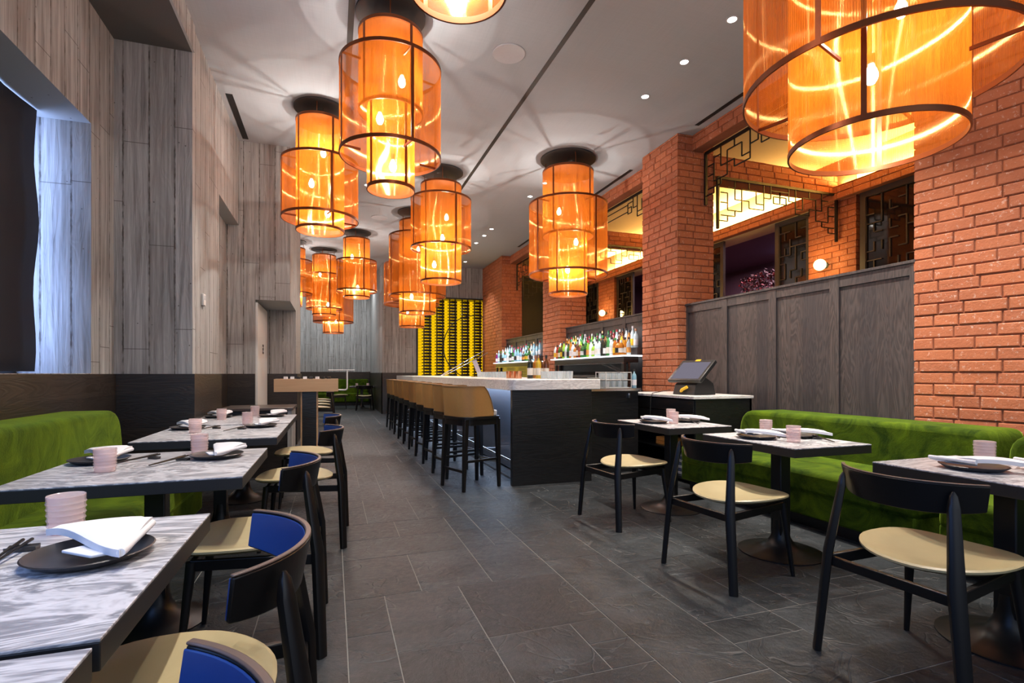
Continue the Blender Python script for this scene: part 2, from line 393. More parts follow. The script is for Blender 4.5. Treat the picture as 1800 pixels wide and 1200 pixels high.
ORD = ['first','second','third','fourth','fifth','sixth','seventh','eighth','ninth','tenth','eleventh','twelfth','thirteenth','fourteenth','fifteenth','sixteenth','seventeenth','eighteenth','nineteenth','twentieth','twenty-first','twenty-second','twenty-third','twenty-fourth','twenty-fifth','twenty-sixth','twenty-seventh','twenty-eighth','twenty-ninth','thirtieth']

ZC = 4.5
# ================================================================== floor
random.seed(4)
def floor():
    c = .203; nx, ny = 45, 118; x0, y0 = -4.0, -2.6
    used = [[False]*ny for _ in range(nx)]; g = MB()
    sizes = [(3,3),(3,2),(2,3),(2,2),(2,4),(3,4),(4,3),(2,1),(1,2),(1,1),(3,2),(2,3),(4,2)]
    for j in range(ny):
        for i in range(nx):
            if used[i][j]: continue
            for _ in range(12):
                a_, b_ = random.choice(sizes)
                if i+a_ <= nx and j+b_ <= ny and not any(used[i+p][j+q] for p in range(a_) for q in range(b_)): break
            else: a_ = b_ = 1
            for p in range(a_):
                for q in range(b_): used[i+p][j+q] = True
            gp = .0022; X0, X1, Y0, Y1 = x0+i*c+gp, x0+(i+a_)*c-gp, y0+j*c+gp, y0+(j+b_)*c-gp; zz = random.uniform(-.0008, .0002); e = .0012
            g.add([(X0,Y0,zz-.002),(X1,Y0,zz-.002),(X1,Y1,zz-.002),(X0,Y1,zz-.002),(X0+e,Y0+e,zz),(X1-e,Y0+e,zz),(X1-e,Y1-e,zz),(X0+e,Y1-e,zz)],
                  [(4,5,6,7),(0,1,5,4),(1,2,6,5),(2,3,7,6),(3,0,4,7)])
    o = struct(g, 'floor', M['slate'])
    b = MB().box(-4.2, 5.2, -2.7, 21.4, -.1, -.0022); struct(b, 'floor_grout', M['grout'])
floor()
# ================================================================== left concrete walls
W = MB()
W.box(-2.7, -1.885, -2.6, 5.66, 0, 1.2)
W.box(-2.7, -1.885, -2.6, 5.66, 3.26, 4.6)
W.box(-2.7, -1.885, 5.19, 5.66, 1.2, 3.26)
W.box(-2.7, -1.26, 5.66, 6.88, 0, 4.6)
W.box(-2.7, -1.42, 6.88, 8.245, 0, 3.3); W.box(-2.7, -1.26, 6.88, 8.245, 3.3, 4.6)
W.box(-2.7, -.59, 8.24, 10.8, 2.255, 4.6)
W.box(-2.7, -1.05, 8.24, 10.8, 0, 2.255); W.box(-1.05, -.59, 9.5, 10.8, 0, 2.255)
struct(W, 'wall_left', M['concrete'])
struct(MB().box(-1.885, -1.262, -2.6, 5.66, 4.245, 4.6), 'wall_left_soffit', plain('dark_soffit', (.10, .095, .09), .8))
struct(MB().box(-1.262, -1.24, -2.6, 5.66, 4.245, 4.6), 'wall_left_fascia', M['concrete'])
# wainscot
T = MB(); zt = 1.195
T.box(-1.885, -1.862, -2.6, 5.637, 0, zt); T.box(-1.885, -1.237, 5.637, 5.66, 0, zt); T.box(-1.262, -1.237, 5.66, 6.9, 0, zt)
T.box(-1.422, -1.40, 6.9, 8.24, 0, zt); T.box(-1.42, -1.05, 8.217, 8.24, 0, zt); T.box(-1.05, -.567, 9.477, 9.5, 0, zt); T.box(-.59, -.567, 9.5, 10.8, 0, zt)
struct(T, 'trim_1', M['oak'])
# far walls
F = MB()
F.box(-4.3, 1.5, 21.2, 21.5, 0, 4.6); F.box(-4.3, -4, 10.5, 21.3, 0, 4.6); F.box(-4.1, -2.6, 10.5, 10.8, 0, 4.6)
F.box(1.39, 2.40, 15.87, 21.4, 0, 4.6); F.box(2.40, 4.9, 15.87, 16.3, 3.52, 4.6)
struct(F, 'wall_back', M['concrete'])
T = MB(); T.box(-4, 1.39, 21.17, 21.2, 0, 1.26); T.box(1.365, 1.39, 15.845, 21.2, 0, 1.22); T.box(1.365, 2.40, 15.845, 15.87, 0, 1.22)
struct(T, 'trim_2', M['oak'])
# ceiling
struct(MB().box(-4.3, 4.95, -2.6, 21.5, ZC, ZC+.2), 'ceiling', M['ceiling'])
for k, (x, y0, y1, wd) in enumerate([(2.17, -.5, 9.2, .05), (.16, -.5, 6.5, .055), (-1.16, 6.9, 8.15, .075), (4.58, 4.6, 5.75, .06), (4.58, 7.35, 8.9, .06), (4.58, 10.6, 12.8, .06)]):
    g = MB().box(x-wd/2, x+wd/2, y0, y1, ZC-.004, ZC+.003)
    tag(g.build('slot_vent', M['slot'], smooth=False), ['long black slot in the ceiling left of the bar lantern','long black slot in the ceiling behind the tall left lantern','short black slot vent above the left concrete wall','black slot vent above the panelled bay','black slot vent by the middle brick bay','black slot vent by the far brick bay'][k], 'ceiling slot', 'ceiling slots')
# white door on niche side
d = MB().box(-1.05, -1.022, 8.27, 9.44, 0, 2.22); do = struct(d, 'door_1', M['white'], bevel=.004)
g = MB()
for i, (u, v) in enumerate([(0,0),(0,1),(0,2),(1,2),(1,1),(.6,.7),(1.1,0),(2.2,0),(2.2,1),(2.2,2),(1.9,1.4)]):
    g.box(-1.022, -1.019, 8.82+u*.045, 8.82+u*.045+.03, 1.5+v*.055, 1.5+v*.055+.035)
tag(g.build('door_sign', M['plastic']), 'small black dotted sign on the white door', 'sign')
g = MB().lathe([(.045, 0), (.045, .02), (.02, .03)], 16)
# thermostat
t_ = empty('thermostat', (-1.26, 6.05, 1.95), 'white thermostat on the concrete wall', 'thermostat')
MB().box(0, .025, -.045, .045, -.06, .06).build('body', M['white'], t_, bevel=.006)
MB().box(.025, .028, -.02, .03, .0, .045).build('display', M['speaker'], t_)
# window left
f = MB().box(-2.36, -2.30, -2.6, 5.19, 1.2, 3.26)
for y in (-.4, 1.5, 3.4): pass
wn = MB(); wn.box(-2.44, -2.42, -2.6, 5.19, 1.2, 3.26); wo = struct(wn, 'window_1', M['sky'])
fr = MB(); fr.box(-2.42, -2.38, -2.6, 5.19, 1.2, 1.25); fr.box(-2.42, -2.38, -2.6, 5.19, 3.2, 3.26)
fr.box(-2.42, -2.38, 2.6, 2.66, 1.2, 3.26)
fo = fr.build('window_frame', M['black']); fo.parent = wo
# blind with a wavy edge
g = MB(); n = 40; v = []; zs = 14
for j in range(zs+1):
    z = 1.215 + (3.25-1.215)*j/zs
    ye = 5.045 + .035*math.sin(j*.9+1) - .05*(1-j/zs)**3
    if j > zs-2: ye -= .015*(j-zs+2)
    for i in range(n+1):
        y = -2.5 + (ye+2.5)*i/n
        v.append((-2.20 + .012*sin(y*9)+.004*sin(z*7+y*3), y, z))
fc = []
for j in range(zs):
    for i in range(n): a_ = j*(n+1)+i; fc.append((a_, a_+1, a_+n+2, a_+n+1))
g.add(v, fc); o = g.build('window_blind', M['shade']); sm = o.modifiers.new('solid', 'SOLIDIFY'); sm.thickness = .006
tag(o, 'black fabric blind covering the left window, bright gap at its edge', 'blind')

# ================================================================== brick
def bricks(mb, ox, oy, dx, dy, L, z0, z1, nx, ny, off=0., bw=.262, bh=.0933, proud=.012, both=False, odd=0):
    """running bricks on a vertical face; (dx,dy) along, (nx,ny) outward"""
    k = 0; z = z0; g = .011
    while z < z1-.01:
        zt_ = min(z+bh-g, z1)
        s = -(bw/2 if (k+odd) % 2 else 0) + off
        while s < L-1e-4:
            wj = bw if random.random() > .16 else bw*.62
            a_, b_ = max(s, 0), min(s+wj-g, L)
            if L-(s+wj) < .05: b_ = L
            if b_-a_ > .02:
                p = proud*random.uniform(.55, 1.25); c = min(.006, (b_-a_)*.2)
                e0, e1 = (0 if a_ <= 0 else c), (0 if b_ >= L else c)
                j = [random.uniform(-.002, .002) for _ in range(8)]
                def P(t, q, zz): return (ox+dx*t+nx*q, oy+dy*t+ny*q, zz)
                mb.add([P(a_, -.003, z), P(b_, -.003, z), P(b_, -.003, zt_), P(a_, -.003, zt_),
                        P(a_, p*.6, z+j[0]), P(b_, p*.6, z+j[1]), P(b_, p*.6, zt_+j[2]), P(a_, p*.6, zt_+j[3]),
                        P(a_+e0, p, z+c), P(b_-e1, p, z+c), P(b_-e1, p, zt_-c), P(a_+e0, p, zt_-c)],
                       [(0,1,5,4),(1,2,6,5),(2,3,7,6),(3,0,4,7),(4,5,9,8),(5,6,10,9),(6,7,11,10),(7,4,8,11),(8,9,10,11)])
            s = b_+g if b_ < L else L
        z += bh; k += 1
def brick_struct(name, core, faces, **kw):
    root = struct(core, name, M['mortar'])
    b = MB()
    for f_ in faces: bricks(b, *f_[:9], **(f_[9] if len(f_) > 9 else {}))
    o = b.build('brickwork', M['brick'], root, smooth=False)
    return root
random.seed(9)
# angled near wall
ex, ey = .2317, -.9728; nxx, nyy = -.9728, -.2317
core = MB(); q = [(4.612, 3.02), (4.612+ex*5, 3.02+ey*5), (4.612+ex*5+.6, 3.02+ey*5), (5.35, 3.02)]
core.prism(q, 0, ZC+.1)
brick_struct('wall_right', core, [(4.612, 3.02, ex, ey, 4.6, 0, ZC, nxx, nyy), (5.3, 3.02, -1, 0, .69, 0, ZC, 0, 1)])
PIERS = [(6.03, 6.88), (9.94, 10.87), (13.9, 15.9)]
for y0, y1 in PIERS:
    core = MB().box(4.49, 5.08, y0, y1, 0, ZC+.1)
    brick_struct('wall_pier', core, [(4.49, y0, 0, 1, y1-y0, 0, ZC, -1, 0), (4.478, y0, 1, 0, .60, 0, ZC, 0, -1, dict(odd=1)), (4.49, y1, 1, 0, .59, 0, ZC, 0, 1)])
# header beams over the openings
BAYS = [(3.02, 6.03), (6.88, 9.94), (10.87, 13.9)]
for y0, y1 in BAYS:
    core = MB().box(4.73, 4.90, y0, y1, 4.29, ZC+.1)
    brick_struct('wall_header', core, [(4.73, y0, 0, 1, y1-y0, 4.29, ZC, -1, 0)])
# wood panelled half walls
for bi, (y0, y1) in enumerate(BAYS):
    g = MB(); x = 4.615
    g.box(x+.02, x+.30, y0, y1, 0, 2.13)
    g.box(x-.012, x+.31, y0, y1, 2.13, 2.155)
    g.box(x+.004, x+.03, y0, y1, 2.03, 2.129)
    n = 4
    for i in range(n+1):
        yc = y0 + (y1-y0)*i/n; h = .05
        g.box(x, x+.03, max(yc-h, y0), min(yc+h, y1), 0, 2.13)
        if 0 < i < n: g.box(x-.001, x+.002, yc-.003, yc+.003, 0, 2.13)
    struct(g, 'wall_panelling', M['panel'], bevel=.003)

# ================================================================== rooms behind the brick openings
XB = 7.4
core = MB().box(4.9, XB+.6, -.5, 16.3, 4.49, 4.6); struct(core, 'ceiling_alcove', M['covewhite'])
struct(MB().box(4.92, XB+.6, -.5, 16.3, -.1, 0), 'floor_alcove', M['grout'])
# back piers
for y0, y1 in [(1.6, 2.5), (5.69, 6.5), (9.3, 10.1), (12.75, 13.65)]:
    brick_struct('wall_alcove_pier', MB().box(XB, XB+.5, y0, y1, 0, 4.49), [(XB, y0, 0, 1, y1-y0, 1.8, 4.08, -1, 0), (XB-.012, y0, 1, 0, .5, 1.8, 3.87, 0, -1, dict(odd=1))])
# cove ledge with hidden light above windows
core = MB().box(XB-.10, XB+.02, 1.6, 16, 3.87, 4.07)
brick_struct('wall_alcove_ledge', core, [(XB-.10, 1.6, 0, 1, 14.4, 3.87, 4.07, -1, 0)])
struct(MB().box(XB+.02, XB+.5, 1.6, 16, 3.87, 4.49), 'wall_alcove_header', M['covewhite'])
for y0, y1, e in [(2.6, 5.9, 60), (6.4, 9.8, 85), (10.3, 13.8, 85)]:
    light('AREA', 'cove_strip', (XB-.05, (y0+y1)/2, 4.085), e*2.2, (1, .62, .20), rot=(pi, 0, 0), shape='RECTANGLE', size=.08, size_y=y1-y0)
# cross beams
for yb in (6.0, 9.94, 13.9):
    core = MB().box(5.08, XB, yb, yb+.34, 3.98, 4.27)
    brick_struct('wall_alcove_beam', core, [(5.08, yb, 1, 0, XB-5.08, 3.98, 4.27, 0, -1)])
# low back wall under the windows
struct(MB().box(XB, XB+.62, 1.6, 16, 0, 1.9), 'wall_alcove_sill', M['purple'])
# far end of the alcove
struct(MB().box(4.9, XB+.5, 16.3, 16.5, 0, 4.4), 'wall_alcove_end', M['greengrey'])
g = empty('dark_panel', (5.75, 15.9, 0), 'tall dark panel in the far alcove beside the greenish wall', 'panel')
MB().box(-.0, .9, 0, .06, 0, 4.2).build('board', plain('charcoal_board', (.03, .032, .032), .5), g, bevel=.004)
# purple room beyond
g = MB(); g.box(11.2, 11.4, 1, 16, 0, 4.4); g.box(7.9, 11.3, 1, 16, 4.2, 4.4); g.box(7.9, 11.3, 15.8, 16, 0, 4.4); g.box(7.9, 11.3, 1, 1.2, 0, 4.4); g.box(7.9, 11.3, 1, 16, -.1, 0)
struct(g, 'wall_room_beyond', M['purple'])
light('AREA', 'room_beyond_lamp', (9.4, 9.5, 4.1), 150, (.9, .62, .75), shape='RECTANGLE', size=1.5, size_y=5)
# windows in the back wall with fretwork
def fret(mb, P, w_, h_, bar=.012, seed=1):
    """Chinese fretwork on a panel; P(s,t) maps panel metres to world"""
    random.seed(seed)
    nx_, nz_ = max(2, int(w_/.11)), max(2, int(h_/.13))
    for i in range(nx_+1):
        for j in range(nz_+1):
            s, t_ = w_*i/nx_, h_*j/nz_
            if i < nx_ and (i*3+j*5+seed) % 4 != 0 and random.random() < .62: mb.bar(P(s, t_), P(s+w_/nx_, t_), bar)
            if j < nz_ and (i*5+j*3+seed) % 4 != 1 and random.random() < .62: mb.bar(P(s, t_), P(s, t_+h_/nz_), bar)
def shutter(x, y0, y1, z0, z1, label, glass=True, seed=1, rz=0.):
    r = empty('window_shutter', (x, y0, z0), label, 'shutter', 'dark fretwork shutters of the alcove windows', rz)
    L, H = y1-y0, z1-z0
    g = MB(); b = .085
    g.box(0, .06, 0, b, 0, H); g.box(0, .06, L-b, L, 0, H); g.box(0, .06, b, L-b, 0, b); g.box(0, .06, b, L-b, H-b, H)
    g.build('frame', M['darkframe'], r, smooth=False, bevel=.004)
    f_ = MB(); fret(f_, lambda s, t_: (.02, b+s, b+t_), L-2*b, H-2*b, .014, seed); f_.build('fretwork', M['darkframe'], r, smooth=False)
    if glass: MB().box(.035, .042, b, L-b, b, H-b).build('pane', M['darkglass'], r)
    return r
shutter(XB-.01, 2.6, 5.62, 1.95, 3.87, 'dark framed fretwork window right of the glowing globe lamp', seed=3)
shutter(XB+.05, 6.52, 7.25, 1.95, 3.87, 'dark fretwork shutter immediately left of the nearer globe lamp', seed=5)
shutter(XB+.05, 8.55, 9.28, 1.95, 3.87, 'dark fretwork shutter left of the red blossoms', seed=2)
shutter(XB+.05, 10.12, 10.9, 1.95, 3.87, 'dark fretwork shutter just left of the central brick pier', seed=8)
shutter(XB+.05, 11.9, 12.73, 1.95, 3.87, 'dark fretwork shutter right of the farther globe lamp', seed=7)
shutter(XB-.01, 13.68, 15.6, 1.95, 3.87, 'dark window left of the farther globe lamp', seed=11)
# fretwork brackets hanging under beams
def bracket_pattern(mb, P, L):
    """P(s,d): s along from the end post, d downward; mirrored at both ends"""
    W_ = .034; b = .013
    mb.bar(P(0, 0), P(L, 0), W_)
    segs = [((.05,.20),(.17,.20)),((.17,.20),(.17,.44)),((.05,.34),(.17,.34)),((.17,.44),(.42,.44)),((.42,.44),(.42,.28)),((.30,.0),(.30,.12)),((.17,.12),(.30,.12)),((.30,.12),(.30,.28)),((.30,.28),(.55,.28)),
            ((.42,.12),(.42,.28)),((.42,.12),(.68,.12)),((.68,.12),(.68,.30)),((.55,.28),(.55,.38)),((.55,.38),(.82,.38)),((.68,.30),(.82,.30)),((.82,.0),(.82,.38)),((.82,.20),(.95,.20)),((.95,.0),(.95,.20)),
            ((.95,.08),(1.12,.08)),((1.12,.08),(1.12,.26)),((1.0,.26),(1.12,.26)),((1.0,.16),(1.0,.26)),((1.0,.16),(1.12,.16)),((.05,.52),(.30,.52)),((.30,.52),(.30,.44)),((.0,.60),(.17,.60)),((.17,.60),(.17,.52)),((.55,.0),(.55,.12))]
    for m_ in (0, 1):
        f_ = (lambda s: L-s) if m_ else (lambda s: s)
        mb.bar(P(f_(.0), 0), P(f_(.0), .72), W_)
        for p, q_ in segs: mb.bar(P(f_(p[0]), p[1]), P(f_(q_[0]), q_[1]), b)
    mb.bar(P(1.12, .10), P(L-1.12, .10), b); mb.bar(P(1.12, .22), P(L-1.12, .22), b)
for i, (y0, y1) in enumerate(BAYS):
    g = MB(); bracket_pattern(g, lambda s, d_: (4.93, y1-.03-s, 4.27-d_), y1-y0-.06)
    tag(g.build('fretwork_bracket', M['black'], smooth=False), ['black fretwork bracket spanning the nearest brick opening','black fretwork bracket spanning the middle brick opening behind bottles','black fretwork bracket spanning the farthest brick opening'][i], 'fretwork', 'fretwork under the brick headers')
for i, yb in enumerate((5.97, 9.91, 13.87)):
    g = MB(); bracket_pattern(g, lambda s, d_: (5.11+s, yb, 3.95-d_), XB-5.16)
    tag(g.build('fretwork_bracket', M['black'], smooth=False), ['black fretwork bracket under the cross beam near the globe lamp','black fretwork bracket under the middle alcove cross beam','black fretwork bracket under the far alcove cross beam'][i], 'fretwork', 'fretwork under the alcove beams')
# globe sconces
for i, (y, z) in enumerate([(6.18, 2.91), (13.2, 2.92), (9.7, 2.91)]):
    r = empty('globe_sconce', (XB, y, z), ['glowing yellow globe lamp on the nearer alcove brick pier','small glowing globe lamp on the far alcove brick pier','glowing globe lamp on the hidden middle alcove pier'][i], 'wall lamp', 'globe wall lamps')
    MB().lathe([(.05, 0), (.05, .02), (.02, .03), (.02, .06)], 16, rot=Matrix.Rotation(-pi/2, 3, 'Y')).build('wall_mount', M['plastic'], r)
    MB().sphere((-.14, 0, 0), .09, 12).build('globe', M['globe'], r)
    light('POINT', 'sconce_light', (-.30, 0, 0), 16, (1, .62, .22), r, shadow_soft_size=.09)
# red blossom plant in the opening
r = empty('blossom_plant', (7.78, 7.75, 1.903), 'dark maroon plant with red blossoms in the alcove window opening', 'plant')
MB().lathe([(.08, 0), (.16, .08), (.18, .3), (.15, .42), (.12, .44)], 20).build('vase', M['plastic'], r)
g = MB(); h = MB(); random.seed(5)
for k in range(900):
    th = random.uniform(0, 2*pi); rr = random.random()**.5; p = Vector((cos(th)*rr*.35, sin(th)*rr*.62, 1.0+random.uniform(-.28, .30)*(1-rr*.6)))
    m_ = Matrix.Rotation(random.uniform(0, 6), 3, 'X') @ Matrix.Rotation(random.uniform(0, 6), 3, 'Z'); s = random.uniform(.02, .042)
    (h if (k % 4 == 0) else g).add([p+m_@Vector((-s, -s*.4, 0)), p+m_@Vector((0, -s*.6, .004)), p+m_@Vector((s, 0, 0)), p+m_@Vector((0, s*.6, .004))], [(0,1,2,3)])
for k in range(22):
    th = random.uniform(0, 2*pi); g.tube([(0, 0, .42), (cos(th)*.12, sin(th)*.2, .75), (cos(th)*.28, sin(th)*.5, 1.0)], .005, 5)
o = g.build('foliage', M['maroon'], r); o = h.build('blossom', M['red'], r)
light('SPOT', 'blossom_spot', (8.8, 7.8, 4.1), 90, (1, .5, .6), spot_size=R(60)).rotation_euler = (0, R(30), 0)
r = empty('wall_screen', (10.6, 9.55, 4.02), 'small bluish white lit screen in the purple room beyond', 'screen')
MB().box(0, .03, -.42, .42, -.05, .05).build('panel', emis('blue_white_screen', (.45, .5, 1), 4), r)
for x, y in [(10.0, 8.1), (10.1, 8.9), (9.0, 7.3)]:
    o = MB().lathe([(.05, 0), (.05, .01)], 16, (x, y, 4.188)).build('downlight', M['spot']); tag(o, 'round downlight in the dark ceiling of the room beyond', 'downlight', 'downlights in the purple room')

# ================================================================== lanterns
def lantern(x, y, wide, wz0, wz1, narrows, label, power=60, nb=3, strap0=.3, blb=None):
    r = empty('mesh_lantern', (x, y, 0), label, 'pendant lantern', 'orange mesh lanterns')
    top = max(z1 for _, _, z1 in narrows); nr = narrows[0][0]/2
    MB().lathe([(nr*1.09, ZC), (nr*1.09, ZC-.02), (nr*1.03, ZC-.03), (.05, ZC-.03)], 40).build('shadowed_canopy', M['shadowed_canopy'], r)
    g = MB()
    for k in range(3):
        a_ = k*2*pi/3+.4; g.tube([(cos(a_)*nr*.9, sin(a_)*nr*.9, ZC-.02), (cos(a_)*nr*.95, sin(a_)*nr*.95, top-.02)], .006, 6)
    g.build('hanger', M['copper'], r)
    MB().lathe([(nr*.97, top-.03), (nr*.97, top-.02), (.02, top-.02), (.02, top-.03)], 40, closed=True).build('top_light_stop', M['copper'], r)  # added plate stops bulb light escaping through the hanger gap
    for idx, (d_, z0, z1) in enumerate([(wide, wz0, wz1)] + narrows):
        rad = d_/2; n = 64
        nz = max(2, int((z1-z0)/.2)); v = []; fc = []
        for j in range(nz+1):
            for k in range(n): v.append((rad*cos(2*pi*k/n), rad*sin(2*pi*k/n), z0+(z1-z0)*j/nz))
        for j in range(nz):
            for k in range(n): fc.append((j*n+k, j*n+(k+1)%n, (j+1)*n+(k+1)%n, (j+1)*n+k))
        sh_ = MB().add(v, fc).build('shade', M['mesh'], r)
        g = MB(); bh = .028 if d_ < 1.3 else .032
        g.ring(rad+.004, z0-.002, z0+bh, .010, 64); g.ring(rad+.004, z1-bh, z1+.002, .010, 64)
        for k in range(4):
            a_ = strap0 + k*pi/2 + (.25 if idx else 0); m_ = Matrix.Rotation(a_, 3, 'Z')
            g.cbox(m_ @ Vector((rad+.001, 0, (z0+z1)/2)), (.003, .013, (z1-z0)/2), m_)
        if idx == 0:
            for zz in (z0+.012, z1-.012):
                for k in range(4):
                    a_ = strap0+k*pi/2; g.bar((cos(a_)*nr, sin(a_)*nr, zz), (cos(a_)*rad, sin(a_)*rad, zz), .012, .018)
        g.build('shade_frame', M['copper'], sh_)
    zb = min(z0 for _, z0, _ in narrows)
    for k in range(nb):
        a_ = k*2.2+.8+x; rr = nr*.38 if nb > 1 else 0
        bz = zb + (top-zb)*(.19+.50*k/max(nb-1, 1)); bx, by = cos(a_)*rr, sin(a_)*rr
        b = MB().lathe([(.001, -.055), (.018, -.05), (.03, -.03), (.034, -.005), (.028, .02), (.016, .045), (.012, .06)], 14, (bx, by, bz)).build('bulb', M['bulb'], r)
        g = MB().lathe([(.016, .055), (.019, .06), (.019, .11), (.004, .12)], 12, (bx, by, bz)); g.tube([(bx, by, bz+.11), (bx, by, ZC-.03)], .0025, 6); g.build('cord', M['plastic'], b)
        light('POINT', 'bulb_light', (bx, by, bz), power, WARM, r, shadow_soft_size=.012)
    return r
lantern(.507, 4.90, .91, 3.18, 4.01, [(.577, 3.585, 4.32), (.43, 2.88, 3.66)], 'tall three-tier orange mesh lantern, nearest complete one left of center')
lantern(.52, 2.24, .91, 3.18, 4.01, [(.577, 3.585, 4.32), (.43, 2.88, 3.66)], 'orange mesh lantern cut off by the top edge of photo')
lantern(-.147, 6.93, .91, 3.11, 3.83, [(.57, 2.97, 4.34)], 'orange mesh lantern close to the left concrete wall')
lantern(1.68, 8.45, .98, 3.23, 4.04, [(.66, 2.69, 4.28)], 'orange mesh lantern behind and right of the tallest one')
lantern(3.43, 7.31, 1.20, 2.70, 3.79, [(.78, 3.3, 4.3), (.59, 2.41, 3.36)], 'wide orange mesh lantern hanging above the bar beside brick pier', 80)
lantern(2.94, 2.16, 1.36, 2.84, 3.85, [(.86, 2.50, 4.32)], 'huge orange mesh lantern at upper right above the green banquette', 46, 3)
def lan_at(u, d): l = (u-900)/915*d; S_, C_ = sin(YAW), cos(YAW); return d*S_+l*C_, d*C_-l*S_
for u, dd, wd, wz0, wz1, nar, lab in [
    (734, 10.7, 1.15, 2.77, 4.0, [(.74, 2.43, 4.3)], 'long orange mesh lantern overlapping the yellow wine rack'),
    (724, 13.0, 1.36, 2.9, 3.9, [(.62, 2.35, 4.3)], 'orange mesh lantern mostly hidden behind the one by the wine rack'),
    (627, 12.2, .91, 3.11, 3.83, [(.60, 2.97, 4.34)], 'small distant orange mesh lantern left of the concrete column'),
    (570, 13.9, .91, 2.9, 3.83, [(.60, 2.75, 4.34)], 'distant orange mesh lantern at left of the clustered far ones'),
    (586, 15.6, 1.15, 2.72, 3.7, [(.59, 2.40, 4.3)], 'lowest hanging distant orange lantern in the far cluster'),
    (515, 13.0, .91, 3.18, 4.01, [(.577, 3.585, 4.32), (.43, 2.88, 3.66)], 'distant orange lantern half hidden behind the concrete wall edge')]:
    x, y = lan_at(u, dd); lantern(x, y, wd, wz0, wz1, nar, lab, 56, 2)

# ================================================================== downlights, speakers
DL = [(3.52, 3.92), (3.52, 4.62), (3.52, 5.35), (3.48, 8.35), (3.48, 9.07), (3.43, 11.4), (3.43, 12.0), (3.43, 12.75), (3.7, 15.0), (.57, 9.45), (3.52, 3.2), (3.52, 1.6), (3.52, 2.4)]
for k, (x, y) in enumerate(DL):
    r = empty('downlight', (x, y, ZC), 'small recessed downlight right of the long ceiling slot, %s from the nearest in view' % ORD[k] if k < 9 else ['small recessed downlight between the left lanterns', 'recessed downlight just above the top edge of the photo', 'recessed downlight over the nearest banquette corner', 'recessed downlight above the huge lantern'][k-9], 'downlight', 'recessed ceiling downlights')
    MB().ring(.055, -.006, .0, .014, 24).build('trim_ring', M['speaker'], r)
    MB().lathe([(.041, -.004), (.041, -.001)], 20).build('lens', M['spot'], r)
    if y < 8: light('SPOT', 'downlight_beam', (0, 0, -.02), 310 if y < 5 else 200, (1, .90, .78), r, spot_size=R(78), spot_blend=.6, shadow_soft_size=.03)
    else: light('SPOT', 'downlight_beam', (0, 0, -.02), 130, (1, .92, .84), r, spot_size=R(90), spot_blend=.6, shadow_soft_size=.03)
for k, (x, y, r_) in enumerate([(1.72, 5.09, .17), (.93, 11.33, .17)]):
    o = MB().lathe([(r_, ZC), (r_, ZC-.006), (r_*.96, ZC-.01), (r_*.9, ZC-.008)], 40, (x, y, 0)).build('ceiling_speaker', M['speaker'])
    tag(o, ['round white speaker flush in the ceiling near the tall lantern','round ceiling speaker far back above the aisle'][k], 'speaker', 'round ceiling speakers')
# spots inside the two black ceiling slots, the last two beyond them without a fixture
for x, y, tx, ty, e in [(.16, .6, -.9, .6, 60), (.16, 1.6, -.75, 1.5, 70), (.16, 3.0, -.8, 2.9, 80), (.16, 4.6, -.8, 4.4, 80), (.16, 5.8, -.9, 5.6, 80), (2.17, 4.8, 1.2, 6.5, 50), (.16, 7.8, .5, 9.5, 80), (.16, 8.9, .3, 12.5, 110)]:
    s_ = light('SPOT', 'slot_spot', (x, y, ZC-.02), e*3.2 if y < 7 else e, (1, .93, .86), spot_size=R(52), spot_blend=.7, shadow_soft_size=.03); aim(s_, (tx, ty, .7))
# area light over the far dining area
light('AREA', 'far_area_light', (-.5, 19.2, 4.4), 110, (.95, .97, 1), rot=(R(12), 0, 0), shape='RECTANGLE', size=4, size_y=.4)
# warm unseen linear light washing the near brick wall, with no slot behind it
light('AREA', 'brick_wash_light', (4.05, 1.4, 4.42), 6, (1, .86, .7), rot=(0, R(-25), 0), shape='RECTANGLE', size=.1, size_y=3.2)

# ================================================================== tables
def make_table(lx, ly, zt=.76, marble='marble', br=.265):
    r = bpy.data.objects.new('dining_table', None); col.objects.link(r); r.empty_display_size = .1
    MB().box(-lx/2, lx/2, -ly/2, ly/2, zt-.055, zt-.006).build('table_edge', M['edge'], r, smooth=False, bevel=.002)
    MB().box(-lx/2, lx/2, -ly/2, ly/2, zt-.006, zt).build('tabletop', M[marble], r, smooth=False, bevel=.0015)
    g = MB(); g.cbox((0, 0, .42), (.043, .043, .30)); g.box(-.16, .16, -.16, .16, zt-.07, zt-.055); g.build('column', M['black'], r, bevel=.006)
    prof = [(br, 0), (br, .006), (br-.012, .010), (br*.72, .018), (.13, .032), (.085, .060), (.060, .105), (.050, .16), (.047, .22), (.001, .22)]
    MB().lathe(prof, 48).build('base', M['black'], r)
    return r
tr = make_table(.62, .80); tl_ = make_table(.87, .84, br=.215)
def tb(p, first, x, y, lab, rz=0): return place(p, first, (x, y, 0), rz, lab, 'table')
tb(tr, True, 2.855, 3.93, 'small marble table in front of black service cabinet'); tb(tr, False, 2.855, 2.73, 'small marble table in the middle of the green banquette row')
tb(tr, False, 2.855, 1.47, 'small marble table at right edge beside the brick wall'); tb(tr, False, 2.9, .25, 'marble table beyond the lower right corner')
tables = [(.60, 'marble table at bottom left corner, mostly out of frame'), (1.45, 'nearest marble table at left holding one black plate'), (2.93, 'second marble table at left with two place settings'), (4.44, 'third marble table at left beside the end of the banquette'), (5.52, 'farthest marble table at left, pushed against the third')]
for k, (y, lab) in enumerate(tables):
    sy = [.82, .82, .90, 1.02, 1.02][k]/.84
    o = tb(tl_, k == 0, -.80, y, lab)
    for ch in o.children:
        if ch.name.startswith('tabletop') or ch.name.startswith('table_edge'): ch.scale.y = sy

